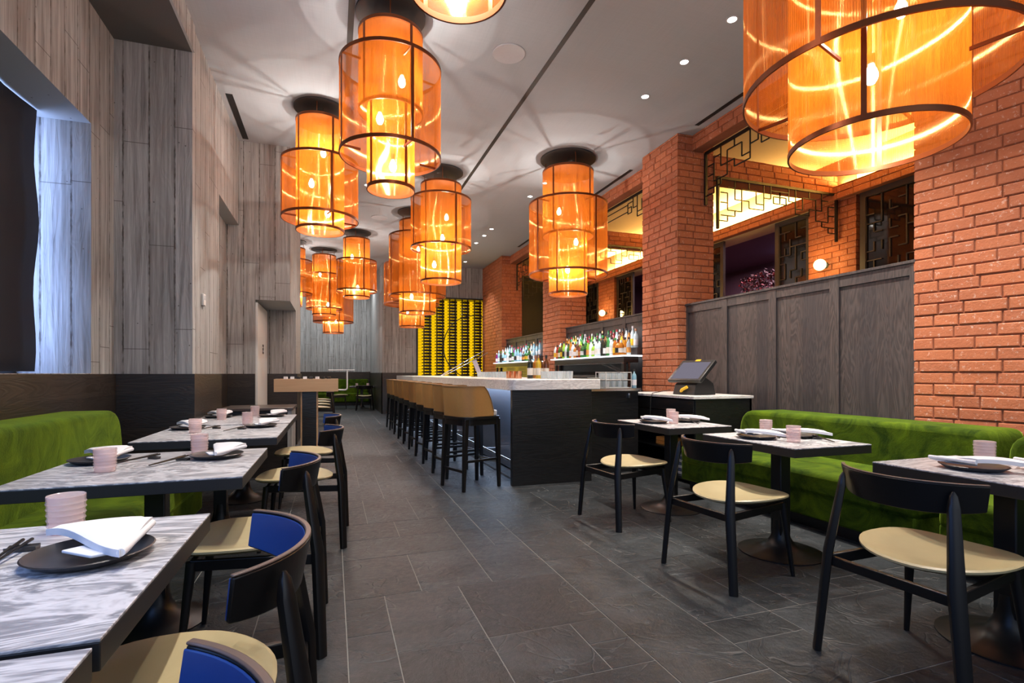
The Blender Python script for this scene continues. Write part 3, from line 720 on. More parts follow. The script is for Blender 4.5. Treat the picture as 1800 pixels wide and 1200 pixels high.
# ================================================================== chairs
def make_chair():
    r = bpy.data.objects.new('dining_chair', None); col.objects.link(r); r.empty_display_size = .1
    # seat: rounded shield, dished
    n = 40; g = MB(); v = []; f_ = []
    def outline(k, s=1.):
        a_ = 2*pi*k/n; c_, s_ = cos(a_), sin(a_); p = 2.6
        x = .255*abs(c_)**(2/p)*(1 if c_ > 0 else -1); y = .262*abs(s_)**(2/p)*(1 if s_ > 0 else -1)
        if x < 0: y *= 1-.22*(-x/.255)**2
        return x*s, y*s
    levels = [(.0, .442, .0), (.55, .440, .0), (.9, .444, .2), (1., .456, 1), (1., .464, 1), (.96, .470, .9), (.7, .460, .4), (.35, .452, .1), (.0, .450, 0)]
    for s, z, _ in levels:
        for k in range(n):
            x, y = outline(k, max(s, .001)); zz = z + (.018*(y/.25)**2 if s > .3 else 0) + .004*(x/.23); v.append((x+.055, y, zz))
    for i in range(len(levels)-1):
        for k in range(n): f_.append((i*n+k, i*n+(k+1)%n, (i+1)*n+(k+1)%n, (i+1)*n+k))
    g.add(v, f_); g.build('seat', M['seat'], r)
    # curved back band
    def band(off0, off1, z0, z1, name, m, A=.99):
        g = MB(); N = 28; v = []; f2 = []
        for i in range(N+1):
            a_ = -A + 2*A*i/N; ra, rb = .31+off0, .31+off1
            cx = .045; e = 1-.35*(abs(a_)/A)**3
            zm = (z0+z1)/2; hh = (z1-z0)/2*e
            for rr, zz, ln in ((ra, zm-hh, (zm-hh-.7425)*.2), (rb, zm-hh, (zm-hh-.7425)*.2), (rb, z1, (z1-.7425)*.2), (ra, z1, (z1-.7425)*.2)):
                v.append((cx - (rr+ln)*cos(a_)*.98, (rr+ln)*sin(a_)*.98, zz))
        for i in range(N):
            b_ = i*4
            for k in range(4): f2.append((b_+k, b_+(k+1)%4, b_+4+(k+1)%4, b_+4+k))
        f2 += [(0, 1, 2, 3), (N*4+3, N*4+2, N*4+1, N*4)]
        return g.add(v, f2).build(name, m, r, bevel=.003)
    band(-.004, .010, .685, .80, 'backrest', M['blackwood']); band(-.008, -.004, .69, .797, 'back_pad', M['bluelit'])
    band(-.006, .008, .800, .806, 'top_edge', M['edgewood'])
    for s in (1, -1):
        g = MB()   # blade-like rear leg rising outside the back band
        pts = [(-.285, s*.275, 0), (-.268, s*.235, .44), (-.226, s*.205, .72), (-.223, s*.203, .762), (-.221, s*.201, .778)]
        ws = [(.016, .024), (.018, .027), (.015, .019), (.010, .013), (.003, .004)]; v = []; f2 = []
        for (x, y, z), (a1, b1) in zip(pts, ws):
            for k in range(12):
                t_ = 2*pi*k/12; p_, q_ = a1*abs(cos(t_))**.6*(1 if cos(t_) > 0 else -1), b1*abs(sin(t_))**.6*(1 if sin(t_) > 0 else -1)
                v.append((x+(p_-q_*s)*.7071*-1, y+(p_*s+q_)*.7071, z))
        L_ = len(pts)
        for i in range(L_-1):
            for k in range(12): f2.append((i*12+k, i*12+(k+1)%12, (i+1)*12+(k+1)%12, (i+1)*12+k))
        f2 += [tuple(range(12)), tuple(range(12*L_-12, 12*L_))]; g.add(v, f2).build('leg', M['blackwood'], r)
        g = MB(); g.tube([(.255, s*.225, 0), (.215, s*.185, .43)], [.011, .021], 10); g.build('leg', M['blackwood'], r)
        MB().bar((-.268, s*.228, .405), (.215, s*.185, .415), .022, .045).build('seat_rail', M['blackwood'], r, bevel=.004)
    MB().bar((-.262, -.225, .40), (-.262, .225, .40), .022, .04).build('stretcher', M['blackwood'], r, bevel=.004)
    MB().bar((.212, -.185, .415), (.212, .185, .415), .022, .04).build('stretcher', M['blackwood'], r, bevel=.004)
    return r
ch = make_chair()
chs = [(2.30, 3.76, 6, 'dark chair with tan seat nearest the black bar end'), (2.30, 2.57, 6, 'dark chair at the middle table of the green banquette'), (2.30, 1.46, 4, 'large dark chair at right beside the nearest right table'), (2.33, .30, 0, 'dark chair showing only a bit at bottom right corner')]
for k, (x, y, rz, lab) in enumerate(chs): place(ch, k == 0, (x, y, 0), R(rz), lab, 'chair', 'black chairs on the banquette side')
chs = [(-.33, .62, 0, 'blue-lit dark chair at the bottom edge, nearest the camera'), (-.33, 1.40, 3, 'blue-lit dark chair beside the nearest marble table'), (-.33, 2.62, 0, 'blue-lit dark chair at the second left table'), (-.20, 4.05, -3, 'blue-lit chair at the third left table'), (-.20, 5.25, 2, 'blue-lit chair at the farthest left table by host stand')]
for k, (x, y, rz, lab) in enumerate(chs): place(ch, False, (x, y, 0), pi+R(rz), lab, 'chair', 'black chairs along the left tables')
# far dining area chairs
k = 0
for i, (x, y) in enumerate([(-.25, 12.0), (-.25, 13.2), (-.25, 14.4), (-.25, 15.6)]):
    place(ch, False, (x, y, 0), pi, 'distant dark chair with pale seat beyond the host stand, %s in line' % ORD[i], 'chair', 'chairs in line beyond the host stand')
place(ch, False, (.98, 17.75, 0), R(90), 'distant dark chair facing the far round place settings', 'chair')
place(ch, False, (.18, 18.6, 0), 0, 'distant dark chair at the left side of the far table', 'chair')

# ================================================================== banquettes
def rounded(poly, rad, seg=6):
    out = []; n = len(poly)
    for i in range(n):
        p, a_, b_ = Vector(poly[i]), Vector(poly[i-1]), Vector(poly[(i+1) % n])
        r_ = rad[i] if isinstance(rad, list) else rad
        if r_ <= 0: out.append(tuple(p)); continue
        d1, d2 = (a_-p).normalized(), (b_-p).normalized(); p1, p2 = p+d1*r_, p+d2*r_
        for k in range(seg+1):
            t_ = k/seg; out.append(tuple(p1*(1-t_)**2 + p*2*t_*(1-t_) + p2*t_*t_))
    return out
def banquette(x_back, x_face, x_front, y0, y1, zb, name_label, cat='banquette', rot=0, pivot=(0, 0), end_slope=.12):
    """back cushion from x_back to x_face, seat to x_front; runs y0..y1"""
    r = empty('banquette', (pivot[0], pivot[1], 0), name_label, cat, 'green velvet banquettes', rot)
    px_, py_ = pivot
    s = 1 if x_front > x_back else -1
    yy = rounded([(y0-py_, .40), (y0-py_, zb), (y1-py_-end_slope, zb), (y1-py_, .40)], [0, .08, .16, 0])
    g = MB().prism(yy, x_back-px_, x_face-px_, 'x')
    g.build('backrest', M['velvet'], r, bevel=.045, seg=4)
    g = MB(); g.box(*sorted((x_back-px_+s*.05, x_front-px_)), y0-py_, y1-py_+.04, .27, .455); g.build('seat', M['velvet'], r, bevel=.04, seg=4)
    g = MB(); g.box(*sorted((x_back-px_+s*.05, x_front-px_-s*.01)), y0-py_+.005, y1-py_+.035, .10, .29); g.build('seat_front', M['velvet'], r, bevel=.012)
    g = MB(); g.box(*sorted((x_back-px_+s*.05, x_front-px_-s*.09)), y0-py_+.02, y1-py_, 0, .10); g.build('plinth', M['black'], r)
    return r
banquette(-1.855, -1.52, -1.0, -2.0, 4.82, .93, 'moss green velvet banquette along the left concrete wall')
banquette(4.575, 4.13, 3.44, 2.26, 4.54, .815, 'long moss green velvet banquette under the panelled wall', end_slope=.07)
r = banquette(4.66, 4.13, 3.44, -.2, 2.15, .815, 'green velvet banquette corner section against the angled brick wall', rot=R(4.5), pivot=(4.13, 2.22), end_slope=0)
# far banquette
r = empty('banquette', (-.8, 20.6, 0), 'distant dark green banquette along the far back wall', 'banquette', 'green velvet banquettes')
MB().box(-3, 2.1, .25, .55, .3, .98).build('backrest', M['velvet'], r, bevel=.04); MB().box(-3, 2.1, -.25, .3, .12, .45).build('seat', M['velvet'], r, bevel=.04); MB().box(-3, 2.1, -.15, .3, 0, .12).build('plinth', M['black'], r)
t_ = place(tr, False, (.94, 18.6, 0), R(90), 'distant small table set for diners beside the concrete column', 'table')

# ================================================================== place settings
def make_plate():
    g = MB().lathe([(.001, .004), (.07, .004), (.10, .010), (.125, .022), (.128, .020), (.104, .004), (.075, 0), (.001, 0)], 48)
    return g.build('plate', M['plate'])
def make_napkin():
    # linen square folded to a thick triangle, rolled at one corner
    g = MB(); N = 12; top = []; bot = []
    A_, B_, C_ = Vector((-.15, .15)), Vector((.098, .098)), Vector((.098, -.128))
    def zt(p): return .030 + .012*sin(p.x*9+1) + .010*sin(p.y*20) + .006
    idx = {}; v = []
    for i in range(N+1):
        for j in range(N+1-i):
            p = A_*(1-(i+j)/N) + B_*(i/N) + C_*(j/N); e = min(i, j, N-i-j)
            idx[(i, j)] = len(v); v.append((p.x, p.y, zt(p) - (.006 if e == 0 else 0)))
    m_ = len(v); v += [(x, y, z-.017 if True else z) for x, y, z in v]
    f_ = []
    for i in range(N):
        for j in range(N-i):
            a_, b_, c_ = idx[(i, j)], idx[(i+1, j)], idx[(i, j+1)]; f_ += [(a_, b_, c_), (a_+m_, c_+m_, b_+m_)]
            if i+j < N-1: d_ = idx[(i+1, j+1)]; f_ += [(b_, d_, c_), (b_+m_, c_+m_, d_+m_)]
    ring_ = [idx[(i, 0)] for i in range(N+1)] + [idx[(N-j, j)] for j in range(1, N+1)] + [idx[(0, N-j)] for j in range(1, N)]
    for k in range(len(ring_)): a_, b_ = ring_[k], ring_[(k+1) % len(ring_)]; f_.append((a_, a_+m_, b_+m_, b_))
    g.add(v, f_)
    g.tube([(.098, .094, .036), (.099, -.122, .028)], .009, 10)
    o = g.build('napkin', M['linen'])
    h = MB(); h.prism([(-.05, -.02), (.03, -.085), (.085, -.06), (.04, .05)], .010, .017); h.build('under_fold', M['linen'], o, bevel=.002)
    return o
def make_tumbler():
    g = MB(); n = 40; rows = 26; H = .098; v = []; f_ = []
    for j in range(rows+1):
        z = .003+H*j/rows
        for k in range(n):
            bump = .0028*max(0, sin(j*pi*.5*1.0))*(.5+.5*cos(k*pi)) if 2 < j < rows-4 else 0
            r_ = .040+.004*j/rows+bump; v.append((r_*cos(2*pi*k/n), r_*sin(2*pi*k/n), z))
    for j in range(rows):
        for k in range(n): f_.append((j*n+k, j*n+(k+1)%n, (j+1)*n+(k+1)%n, (j+1)*n+k))
    g.add(v, f_); 
    g.lathe([(.044, .101), (.0435, .103), (.041, .101), (.037, .014), (.001, .012)], n)
    g.lathe([(.001, 0), (.038, 0), (.040, .003)], n)
    return g.build('tumbler', M['pinkglass'])
P0, N0, G0 = make_plate(), make_napkin(), make_tumbler()
def make_stick():
    g = MB().tube([(-.11, 0, .018), (.11, 0, .005)], [.0042, .0025], 8); return g.build('chopstick', M['blackwood'])
def make_rest():
    g = MB().prism(rounded([(-.012, 0), (.012, 0), (.014, .013), (.004, .010), (-.004, .010), (-.014, .013)], 0), -.032, .032, 'y'); return g.build('chopstick_rest', M['plate'], bevel=.0015)
S0, R0 = make_stick(), make_rest()
first = {'p': True, 'n': True, 'g': True, 's': True, 'r': True}
def pl(key, proto, x, y, z, rz, label, cat, grp):
    place(proto, first[key], (x, y, z), rz, label, cat, grp); first[key] = False
ZT = .7605
settings = [ # plate, napkin angle, glass list, sticks(x,y,angle)
    (-.545, 1.50, 0, [(-.70, 1.77)], (-.728, 1.53, 90), 'on the nearest left table'),
    (-1.09, 3.10, -8, [(-.965, 2.80)], (-.925, 3.07, 50), 'at the banquette side of the second left table'),
    (-.575, 3.08, -30, [(-.70, 3.30)], (-.76, 2.96, 60), 'at the aisle side of the second left table'),
    (-1.08, 4.72, -10, [(-.965, 4.42)], (-.93, 4.62, 50), 'at the banquette side of the third left table'),
    (-.56, 4.72, -35, [(-.70, 5.02)], (-.72, 4.50, 60), 'at the aisle side of the third left table'),
    (-1.08, 5.85, -8, [(-1.0, 5.58)], (-.905, 5.86, 50), 'at the banquette side of the farthest left table'),
    (-.585, 5.80, -35, [(-.76, 5.95)], None, 'at the aisle side of the farthest left table'),
    (2.70, 3.97, 150, [(2.83, 3.86)], None, 'at the aisle side of the table before the cabinet'),
    (3.04, 3.97, 170, [(3.02, 4.16)], (3.00, 3.80, 70), 'at the wall side of the table before the cabinet'),
    (2.72, 2.80, 155, [(2.80, 2.575)], (2.875, 2.80, 60), 'at the aisle side of the middle banquette table'),
    (3.03, 2.76, 170, [(2.97, 2.97)], (3.03, 2.55, 70), 'at the wall side of the middle banquette table'),
    (2.78, 1.57, 170, [(3.06, 1.68)], (2.86, 1.38, 30), 'at the aisle side of the right edge table'),
    (3.04, 1.38, 150, [(2.70, 1.25)], None, 'at the wall side of the right edge table')]
for k, (x, y, an, gl, st, where) in enumerate(settings):
    pl('p', P0, x, y, ZT, 0, 'round black plate ' + where, 'plate', 'black plates')
    pl('n', N0, x, y, ZT+.013, R(an), 'folded white napkin on the plate ' + where, 'napkin', 'folded napkins')
    for gx, gy in gl: pl('g', G0, gx, gy, ZT, 0, 'pink textured tumbler ' + where, 'glass', 'pink tumblers')
    if st:
        sx, sy_, a_ = st; rz = R(a_); dx_, dy_ = cos(rz), sin(rz)
        pl('r', R0, sx-dx_*.085*-1, sy_+dy_*.085, ZT, rz, 'small dark chopstick rest ' + where, 'chopstick rest', 'chopstick rests')
        for q_ in (-1, 1):
            o_ = q_*.006; pl('s', S0, sx-dy_*o_, sy_+dx_*o_, ZT+.003, rz+pi + q_*.03, ('left' if q_ < 0 else 'right') + ' dark chopstick of the pair ' + where, 'chopstick', 'dark chopsticks')
for k, (x, y) in enumerate([(.75, 18.6), (1.12, 18.75)]): pl('p', P0, x, y, ZT, 0, 'tiny %s plate on the far table' % ['left','right'][k], 'plate', 'black plates'); pl('g', G0, x+.02, y-.2, ZT, 0, 'tiny %s tumbler on the far table' % ['left','right'][k], 'glass', 'pink tumblers')

# ================================================================== bar
r = empty('bar_counter', (0, 0, 0), 'long black bar with thick white marble top and blue-lit front', 'bar')
body = MB(); body.box(2.12, 2.72, 5.28, 14.6, 0, 1.02); body.box(2.12, 2.60, 14.6, 15.2, 0, 1.02); body.build('body', M['bar_wood'], r, smooth=False)
fr = MB(); fr.box(2.09, 2.12, 5.28, 15.2, .02, 1.02); fr.build('front_panel', plain('steel_blue_bar_front', (.075, .085, .11), .42), r, smooth=False)
e_ = MB(); e_.box(1.80, 2.74, 5.22, 5.28, 0, 1.022); e_.build('end_panel', M['bar_wood'], r, smooth=False, bevel=.003)
m_ = MB(); m_.prism(rounded([(1.74, 5.12), (2.84, 5.20), (2.84, 15.3), (1.74, 15.3)], [.10, .01, 0, 0]), 1.022, 1.135); m_.build('worktop', M['bar_marble'], r, bevel=.006)
light('AREA', 'bar_front_strip', (1.98, 10.2, 1.015), 48, (.55, .72, 1), r, rot=(0, R(-12), 0), shape='RECTANGLE', size=.05, size_y=9.6)
light('AREA', 'bar_front_strip', (1.95, 5.6, 1.0), 9, (.45, .65, 1), r, rot=(0, R(-12), 0), shape='RECTANGLE', size=.05, size_y=.6)
fr2 = MB(); fr2.tube([(1.93, 5.30, .2), (1.93, 15.0, .2)], .016, 10); 
for k in range(9): fr2.tube([(1.93, 5.6+k*1.1, .2), (2.12, 5.6+k*1.1, .2)], .012, 8)
fr2.build('foot_rail', M['chrome'], r)
# lower service return
r = empty('service_counter', (0, 0, 0), 'low dark return counter at the right end of the bar', 'counter')
MB().box(2.76, 3.56, 5.56, 6.3, 0, .985).build('body', M['bar_wood'], r, smooth=False, bevel=.004)
MB().box(2.755, 3.58, 5.52, 6.32, .985, 1.018).build('worktop', M['chrome'], r, smooth=False, bevel=.003)
g = MB(); g.cbox((3.42, 5.55, .93), (.012, .014, .03)); g.cbox((2.78, 5.55, .9), (.006, .014, .03)); g.build('latch', M['chrome'], r, bevel=.003)
# service cabinet with till
r = empty('service_cabinet', (0, 0, 0), 'black service cabinet with white stone top and open shelves', 'cabinet')
x0, x1, y0, y1 = 3.63, 4.40, 4.60, 5.98
g = MB(); g.box(x0+.02, x1, y0, y0+.03, 0, .92); g.box(x0+.02, x1, y1-.03, y1, 0, .92); g.box(x1-.03, x1, y0, y1, 0, .92); g.box(x0+.02, x1, y0+.03, y1-.03, .03, .06); g.box(x0+.10, x1, y0, y1, 0, .03); g.box(x0+.02, x1, y0+.03, y1-.03, .60, .625)
g.build('carcass', M['bar_wood'], r, smooth=False, bevel=.002)
MB().box(x0+.03, x1-.03, y0+.03, y1-.03, .33, .35).build('shelf', M['bar_wood'], r, smooth=False)
for k in range(2): MB().box(x0+.005, x0+.03, y0+.02, y1-.02, .64+.14*k, .77+.14*k).build('drawer', M['bar_wood'], r, smooth=False, bevel=.003)
MB().box(x0-.02, x1+.01, y0-.02, y1+.02, .925, .955).build('worktop', M['bar_marble'], r, smooth=False, bevel=.003)
for k in range(2): tag(MB().box(3.72, 3.95, 5.12, 5.42, .3505+.045*k, .392+.045*k).build('box', M['boxorange'], bevel=.003), ['lower','upper'][k]+' orange box stacked on the cabinet middle shelf', 'box', 'orange boxes')
for k in range(7): tag(MB().box(3.71, 3.98, 4.72, 5.02, .0605+.034*k, .092+.034*k).build('folded_napkin_pile', M['bluebook'] if k % 2 else M['speaker'], bevel=.006), 'folded dark blue cloth on the bottom cabinet shelf, %s from below' % ORD[k], 'folded cloth', 'folded cloths on the cabinet shelf')
# till
T0 = empty('till_terminal', (3.95, 5.02, .956), 'black touchscreen till with yellow tag on the white cabinet top', 'till', None, R(10)); T0.scale = (1.3, 1.3, 1.3)
MB().prism(rounded([(-.13, 0), (.15, 0), (.12, .10), (.02, .155), (-.10, .09)], .01), -.12, .12, 'y').build('stand', M['plastic'], T0, bevel=.006)
rot = Matrix.Rotation(R(40), 3, 'Y')
MB().cbox((-.02, 0, .205), (.135, .185, .017), Matrix.Rotation(R(-42), 3, 'Y')).build('display', M['plastic'], T0, bevel=.006)
nv = Matrix.Rotation(R(-42), 3, 'Y')
MB().cbox(Vector((-.02, 0, .205)) + nv @ Vector((-.005, 0, .0172)), (.108, .155, .001), nv).build('screen', M['screen'], T0)
MB().cbox(Vector((-.02, 0, .205)) + nv @ Vector((.128, 0, .0175)), (.011, .028, .0015), nv).build('yellow_tag', M['yellowtag'], T0)
MB().tube([(-.12, .03, .03), (-.14, .0, .045), (-.13, -.05, .07)], .013, 8).build('grip', M['yellowtag'], T0)
tag(MB().tube([(3.745, 5.17, 1.005), (3.70, 5.25, .99), (3.60, 5.32, .965), (3.585, 5.33, .9), (3.59, 5.35, .7), (3.62, 5.36, .5)], .0045, 8).build('power_cord', M['plastic']), 'thin black cord hanging from the till over the cabinet', 'cord')

# stools
def make_stool():
    r = bpy.data.objects.new('bar_stool', None); col.objects.link(r); r.empty_display_size = .1
    def U(s, n=26, hw=.22, back=-.235, front=.12, rc=.13):
        pts = [(front, -hw)]; 
        for k in range(9): a_ = -pi/2-k*pi/16; pts.append((back+rc+rc*cos(a_), -hw+rc+rc*sin(a_)))
        for k in range(9): a_ = pi-k*pi/16; pts.append((back+rc+rc*cos(a_), hw-rc+rc*sin(a_)))
        pts.append((front, hw)); return pts
    P_ = U(0)
    ext = []
    for i in range(len(P_)-1):
        a_, b_ = Vector(P_[i]), Vector(P_[i+1]); k = max(1, int((b_-a_).length/.04))
        for j in range(k): ext.append(a_.lerp(b_, j/k))
    ext.append(Vector(P_[-1])); n = len(ext)
    def shell(t0, t1, m, name, z0=.755, zt=1.065):
        v = []; f_ = []
        for i, p in enumerate(ext):
            tg = (ext[min(i+1, n-1)]-ext[max(i-1, 0)]).normalized(); nn = Vector((-tg.y, tg.x))*-1 if False else Vector((-tg.y, tg.x))
            top = zt - (.0 if p.x < -.03 else .27*((p.x+.03)/.15)**1.8)
            lean = .018
            for q_, zz in ((t0, z0), (t1, z0), (t1, top), (t0, top)):
                w_ = p + nn*(q_ + lean*(zz-z0)/.3); v.append((w_.x, w_.y, zz))
        for i in range(n-1):
            for k in range(4): f_.append((i*4+k, i*4+(k+1)%4, i*4+4+(k+1)%4, i*4+4+k))
        f_ += [(0,1,2,3), (n*4-1, n*4-2, n*4-3, n*4-4)]
        MB().add(v, f_).build(name, m, r, bevel=.004)
    shell(0, .022, M['tan'], 'back_shell'); shell(-.014, -.0005, M['cream'], 'inner_padding', .80, 1.055)
    pp = []
    for i, p in enumerate(ext):
        tg = (ext[min(i+1, n-1)]-ext[max(i-1, 0)]).normalized(); nn = Vector((-tg.y, tg.x)); top = 1.065 - (.0 if p.x < -.03 else .27*((p.x+.03)/.15)**1.8)
        w_ = p + nn*(.022 + .018*(top-.755)/.3); pp.append((w_.x, w_.y, top+.001))
    MB().tube(pp, .0045, 6).build('piping', plain('dark_tan_piping', (.24, .13, .05), .5), r)
    poly = rounded([(-.22, -.215), (.20, -.215), (.20, .215), (-.22, .215)], [.12, .05, .05, .12])
    MB().prism(poly, .755, .815).build('seat_cushion', M['cream'], r, bevel=.012, seg=3)
    poly = rounded([(-.255, -.24), (.215, -.24), (.215, .24), (-.255, .24)], [.13, .05, .05, .13])
    MB().prism(poly, .725, .755).build('seat_frame', M['blackwood'], r, bevel=.004)
    MB().prism([(x_*.93, y_*.93) for x_, y_ in poly], .665, .725).build('apron', M['blackwood'], r)
    F_ = {}
    for sx in (-1, 1):
        for sy in (-1, 1):
            MB().bar((sx*.20, sy*.19, .725), (sx*.225-.01, sy*.205, 0), .050, .050, .030, .030, up=(1, 0, 0)).build('leg', M['blackwood'], r, bevel=.003)
    MB().bar((.216, -.2, .27), (.216, .2, .27), .02, .03).build('footrest', M['chrome'], r, bevel=.002)
    for sy in (-1, 1): MB().bar((-.222, sy*.2, .30), (.216, sy*.2, .30), .016, .026).build('stretcher', M['blackwood'], r, bevel=.002)
    MB().bar((-.224, -.2, .20), (-.224, .2, .20), .018, .028).build('stretcher', M['blackwood'], r, bevel=.002)
    return r
st = make_stool()
for k in range(10):
    y = [5.40, 6.08, 6.76, 7.45, 8.15, 8.85, 9.55, 10.3, 11.05, 11.75][k]
    place(st, k == 0, (1.40+ (.01 if k % 2 else 0), y, 0), R([20, 12, 10, 12, 8, 12, 9, 10, 8, 10][k]), 'tan bar stool with cream seat, %s from the near end of the bar' % ORD[k], 'bar stool', 'tan stools along the bar')

# bar glassware -------------------------------------------------------------
def jug(prof, name, m, n=16): return MB().lathe(prof, n).build(name, m)
gl = jug([(.001, 0), (.030, 0), (.036, .09), (.034, .09), (.028, .008), (.001, .006)], 'glass', M['clear'])
k = 0; fst = True
for row, xx in enumerate((2.42, 2.54)):
    for i in range(17):
        y = 5.36 + i*.10 if i < 6 else 7.1 + (i-6)*.17
        place(gl, fst, (xx, y, 1.1355), 0, 'clear upturned bar glass, %s from the near end in the %s row' % (ORD[i], ['front', 'back'][row]), 'glass', 'rows of clear glasses on the bar'); fst = False
mg = jug([(.001, 0), (.036, 0), (.042, .095), (.040, .095), (.034, .006), (.001, .006)], 'copper_mug', M['copper_mug'])
for i in range(6): place(mg, i == 0, (2.28+.10*(i % 2)*.4, 6.35+.10*i, 1.1355), 0, 'copper mug on the bar, %s of the row from the near end' % ORD[i], 'mug', 'copper mugs on the bar')
# bottles -----------------------------------------------------------------
def bottle_proto(kind):
    prof = {'slim': [(.001, 0), (.036, 0), (.038, .01), (.038, .19), (.030, .225), (.014, .25), (.013, .31), (.001, .31)],
            'fat': [(.001, 0), (.048, 0), (.050, .01), (.050, .14), (.040, .18), (.016, .21), (.015, .25), (.001, .25)],
            'tall': [(.001, 0), (.034, 0), (.036, .01), (.034, .24), (.020, .28), (.013, .31), (.012, .36), (.001, .36)],
            'square': [(.001, 0), (.044, 0), (.045, .008), (.045, .16), (.030, .185), (.015, .20), (.015, .26), (.001, .26)]}[kind]
    n = 4 if kind == 'square' else 14
    body = MB().lathe(prof, 14)
    return prof
PROF = {k: bottle_proto(k) for k in ('slim', 'fat', 'tall', 'square')}
BC = {'green': (.03, .22, .04), 'clear': (.75, .85, .88), 'amber': (.55, .20, .02), 'brown': (.14, .04, .01), 'pale blue': (.35, .62, .75), 'yellow': (.75, .52, .05), 'red': (.40, .02, .02), 'dark': (.02, .025, .02), 'lime': (.35, .62, .06), 'violet': (.30, .02, .25)}
BM = {k: thin_glass(k.replace(' ', '_')+'_bottle_glass', v, .62) for k, v in BC.items()}
LM = {'white': M['linen'], 'cream': M['cream'], 'black': M['plastic'], 'orange': M['boxorange'], 'yellow': M['yellowtag']}
CM = {'black': M['plastic'], 'red': M['red'], 'gold': M['copper_mug'], 'white': M['linen'], 'green': plain('green_cap', (.03, .2, .04), .4)}
cache = {}
def bottle(kind, c, lab, cap, loc, label, group, s=1.):
    key = (kind, c, lab, cap)
    if key not in cache:
        prof = PROF[kind]; rm = max(p[0] for p in prof); top = prof[-1][1]
        b = MB().lathe(prof, 14).build('bottle', BM[c])
        MB().lathe([(rm+.0012, .045), (rm+.0012, .045+top*.30)], 14).build('bottle_label', LM[lab], b)
        MB().lathe([(.001, top-.035), (.0165, top-.035), (.0165, top+.006), (.001, top+.006)], 10).build('cap', CM[cap], b)
        cache[key] = b; o = b
    else: o = dup(cache[key])
    o.location = loc; o.scale = (s, s, s); tag(o, label, 'bottle', group); return o
random.seed(21)
def shelf(y0, y1, nm, nfront, pal):
    r = empty('bottle_shelf', (0, 0, 0), 'glowing white bottle shelf over dark glossy cabinet, %s brick bay' % nm, 'shelf', 'back bar bottle shelves')
    MB().box(4.17, 4.60, y0, y1, 1.465, 1.482).build('shelf_board', M['shelf'], r, smooth=False)
    g = MB(); g.box(4.22, 4.48, y0+.06, y1-.1, 1.37, 1.462); g.box(4.22, 4.26, y0+.06, y0+.14, .9, 1.37); g.box(4.22, 4.26, y1-.18, y1-.1, .9, 1.37); g.build('cabinet_frame', M['bar_wood'], r, smooth=False, bevel=.003)
    MB().box(4.30, 4.33, y0+.06, y1-.1, .95, 1.37).build('glass_back', M['mirror'], r, smooth=False)
    MB().box(4.20, 4.22, y0+.06, y1-.1, 1.355, 1.363).build('shelf_trim', M['chrome'], r, smooth=False)
    MB().box(4.0, 4.48, y0+.04, y1-.05, 0, .95).build('base_cabinet', M['bar_wood'], r, smooth=False)
    # step shelf behind
    MB().box(4.42, 4.60, y0, y1, 1.482, 1.60).build('riser', M['panel'], r, smooth=False)
    for row in range(3):
        n = nfront + (0 if row else -1)
        x = [4.24, 4.345, 4.50][row]; z = 1.4825 if row < 2 else 1.6005
        for i in range(n):
            y = y1-.10 - (y1-y0-.2)*(i+.5*(row % 2)*.6)/(n-.4)
            kind = random.choice(['slim', 'slim', 'fat', 'tall', 'square']) if row < 2 else random.choice(['tall', 'slim', 'tall'])
            c = random.choice(pal); lab = random.choice(['white', 'white', 'cream', 'black', 'orange', 'yellow']); cap = random.choice(['black', 'black', 'red', 'gold', 'white', 'green'])
            bottle(kind, c, lab, cap, (x, y + random.uniform(-.008, .008), z), '%s bottle with %s cap, %s shelf, %s row, %s from the left' % (c, cap, nm, ['front', 'middle', 'back'][row], ORD[i]), 'spirit bottles on the back bar', random.uniform(.86, .97))
    for yy in (y0+(y1-y0)*.25, y0+(y1-y0)*.75): light('AREA', 'shelf_glow', (4.25, yy, 1.95), 9.0, (.85, .93, 1), r, rot=(0, 0, 0), shape='RECTANGLE', size=.1, size_y=1.2)
shelf(6.93, 9.72, 'middle', 27, ['green', 'clear', 'amber', 'brown', 'yellow', 'clear', 'clear', 'red', 'dark', 'lime', 'clear', 'amber'])
shelf(10.9, 13.7, 'far', 15, ['clear', 'clear', 'pale blue', 'pale blue', 'dark', 'violet', 'clear', 'green'])
for i, (x, y, c, cap) in enumerate([(2.46, 6.12, 'yellow', 'gold'), (2.34, 6.10, 'dark', 'black'), (2.50, 6.32, 'amber', 'gold'), (2.60, 6.20, 'brown', 'black'), (2.60, 6.40, 'brown', 'black')]):
    bottle('slim', c, 'cream', cap, (x, y, 1.1355), '%s bottle standing on the marble bar among glasses, %s of five' % (c, ORD[i]), 'bottles on the bar top', .95)
# glass crate and plates on the return counter
r = empty('glass_rack', (3.38, 5.85, 1.019), 'white wire rack full of glasses on the return counter', 'glass rack')
g = MB()
for i in range(4):
    for j in range(3):
        g.lathe([(.001, .005), (.026, .005), (.032, .085), (.030, .085), (.024, .010), (.001, .010)], 12, (-.13+i*.085, -.08+j*.085, 0))
        g.lathe([(.001, .005), (.026, .005), (.032, .085), (.030, .085), (.024, .010), (.001, .010)], 12, (-.13+i*.085, -.08+j*.085, .10))
g.build('glasses', M['clear'], r)
g = MB()
for z in (.0, .095, .19):
    for a_, b_ in (((-.18, -.13), (.18, -.13)), ((.18, -.13), (.18, .13)), ((.18, .13), (-.18, .13)), ((-.18, .13), (-.18, -.13))): g.tube([(a_[0], a_[1], z+.004), (b_[0], b_[1], z+.004)], .004, 6)
for a_ in ((-.18, -.13), (.18, -.13), (.18, .13), (-.18, .13)): g.tube([(a_[0], a_[1], 0), (a_[0], a_[1], .2)], .004, 6)
g.build('wire_frame', M['white'], r)
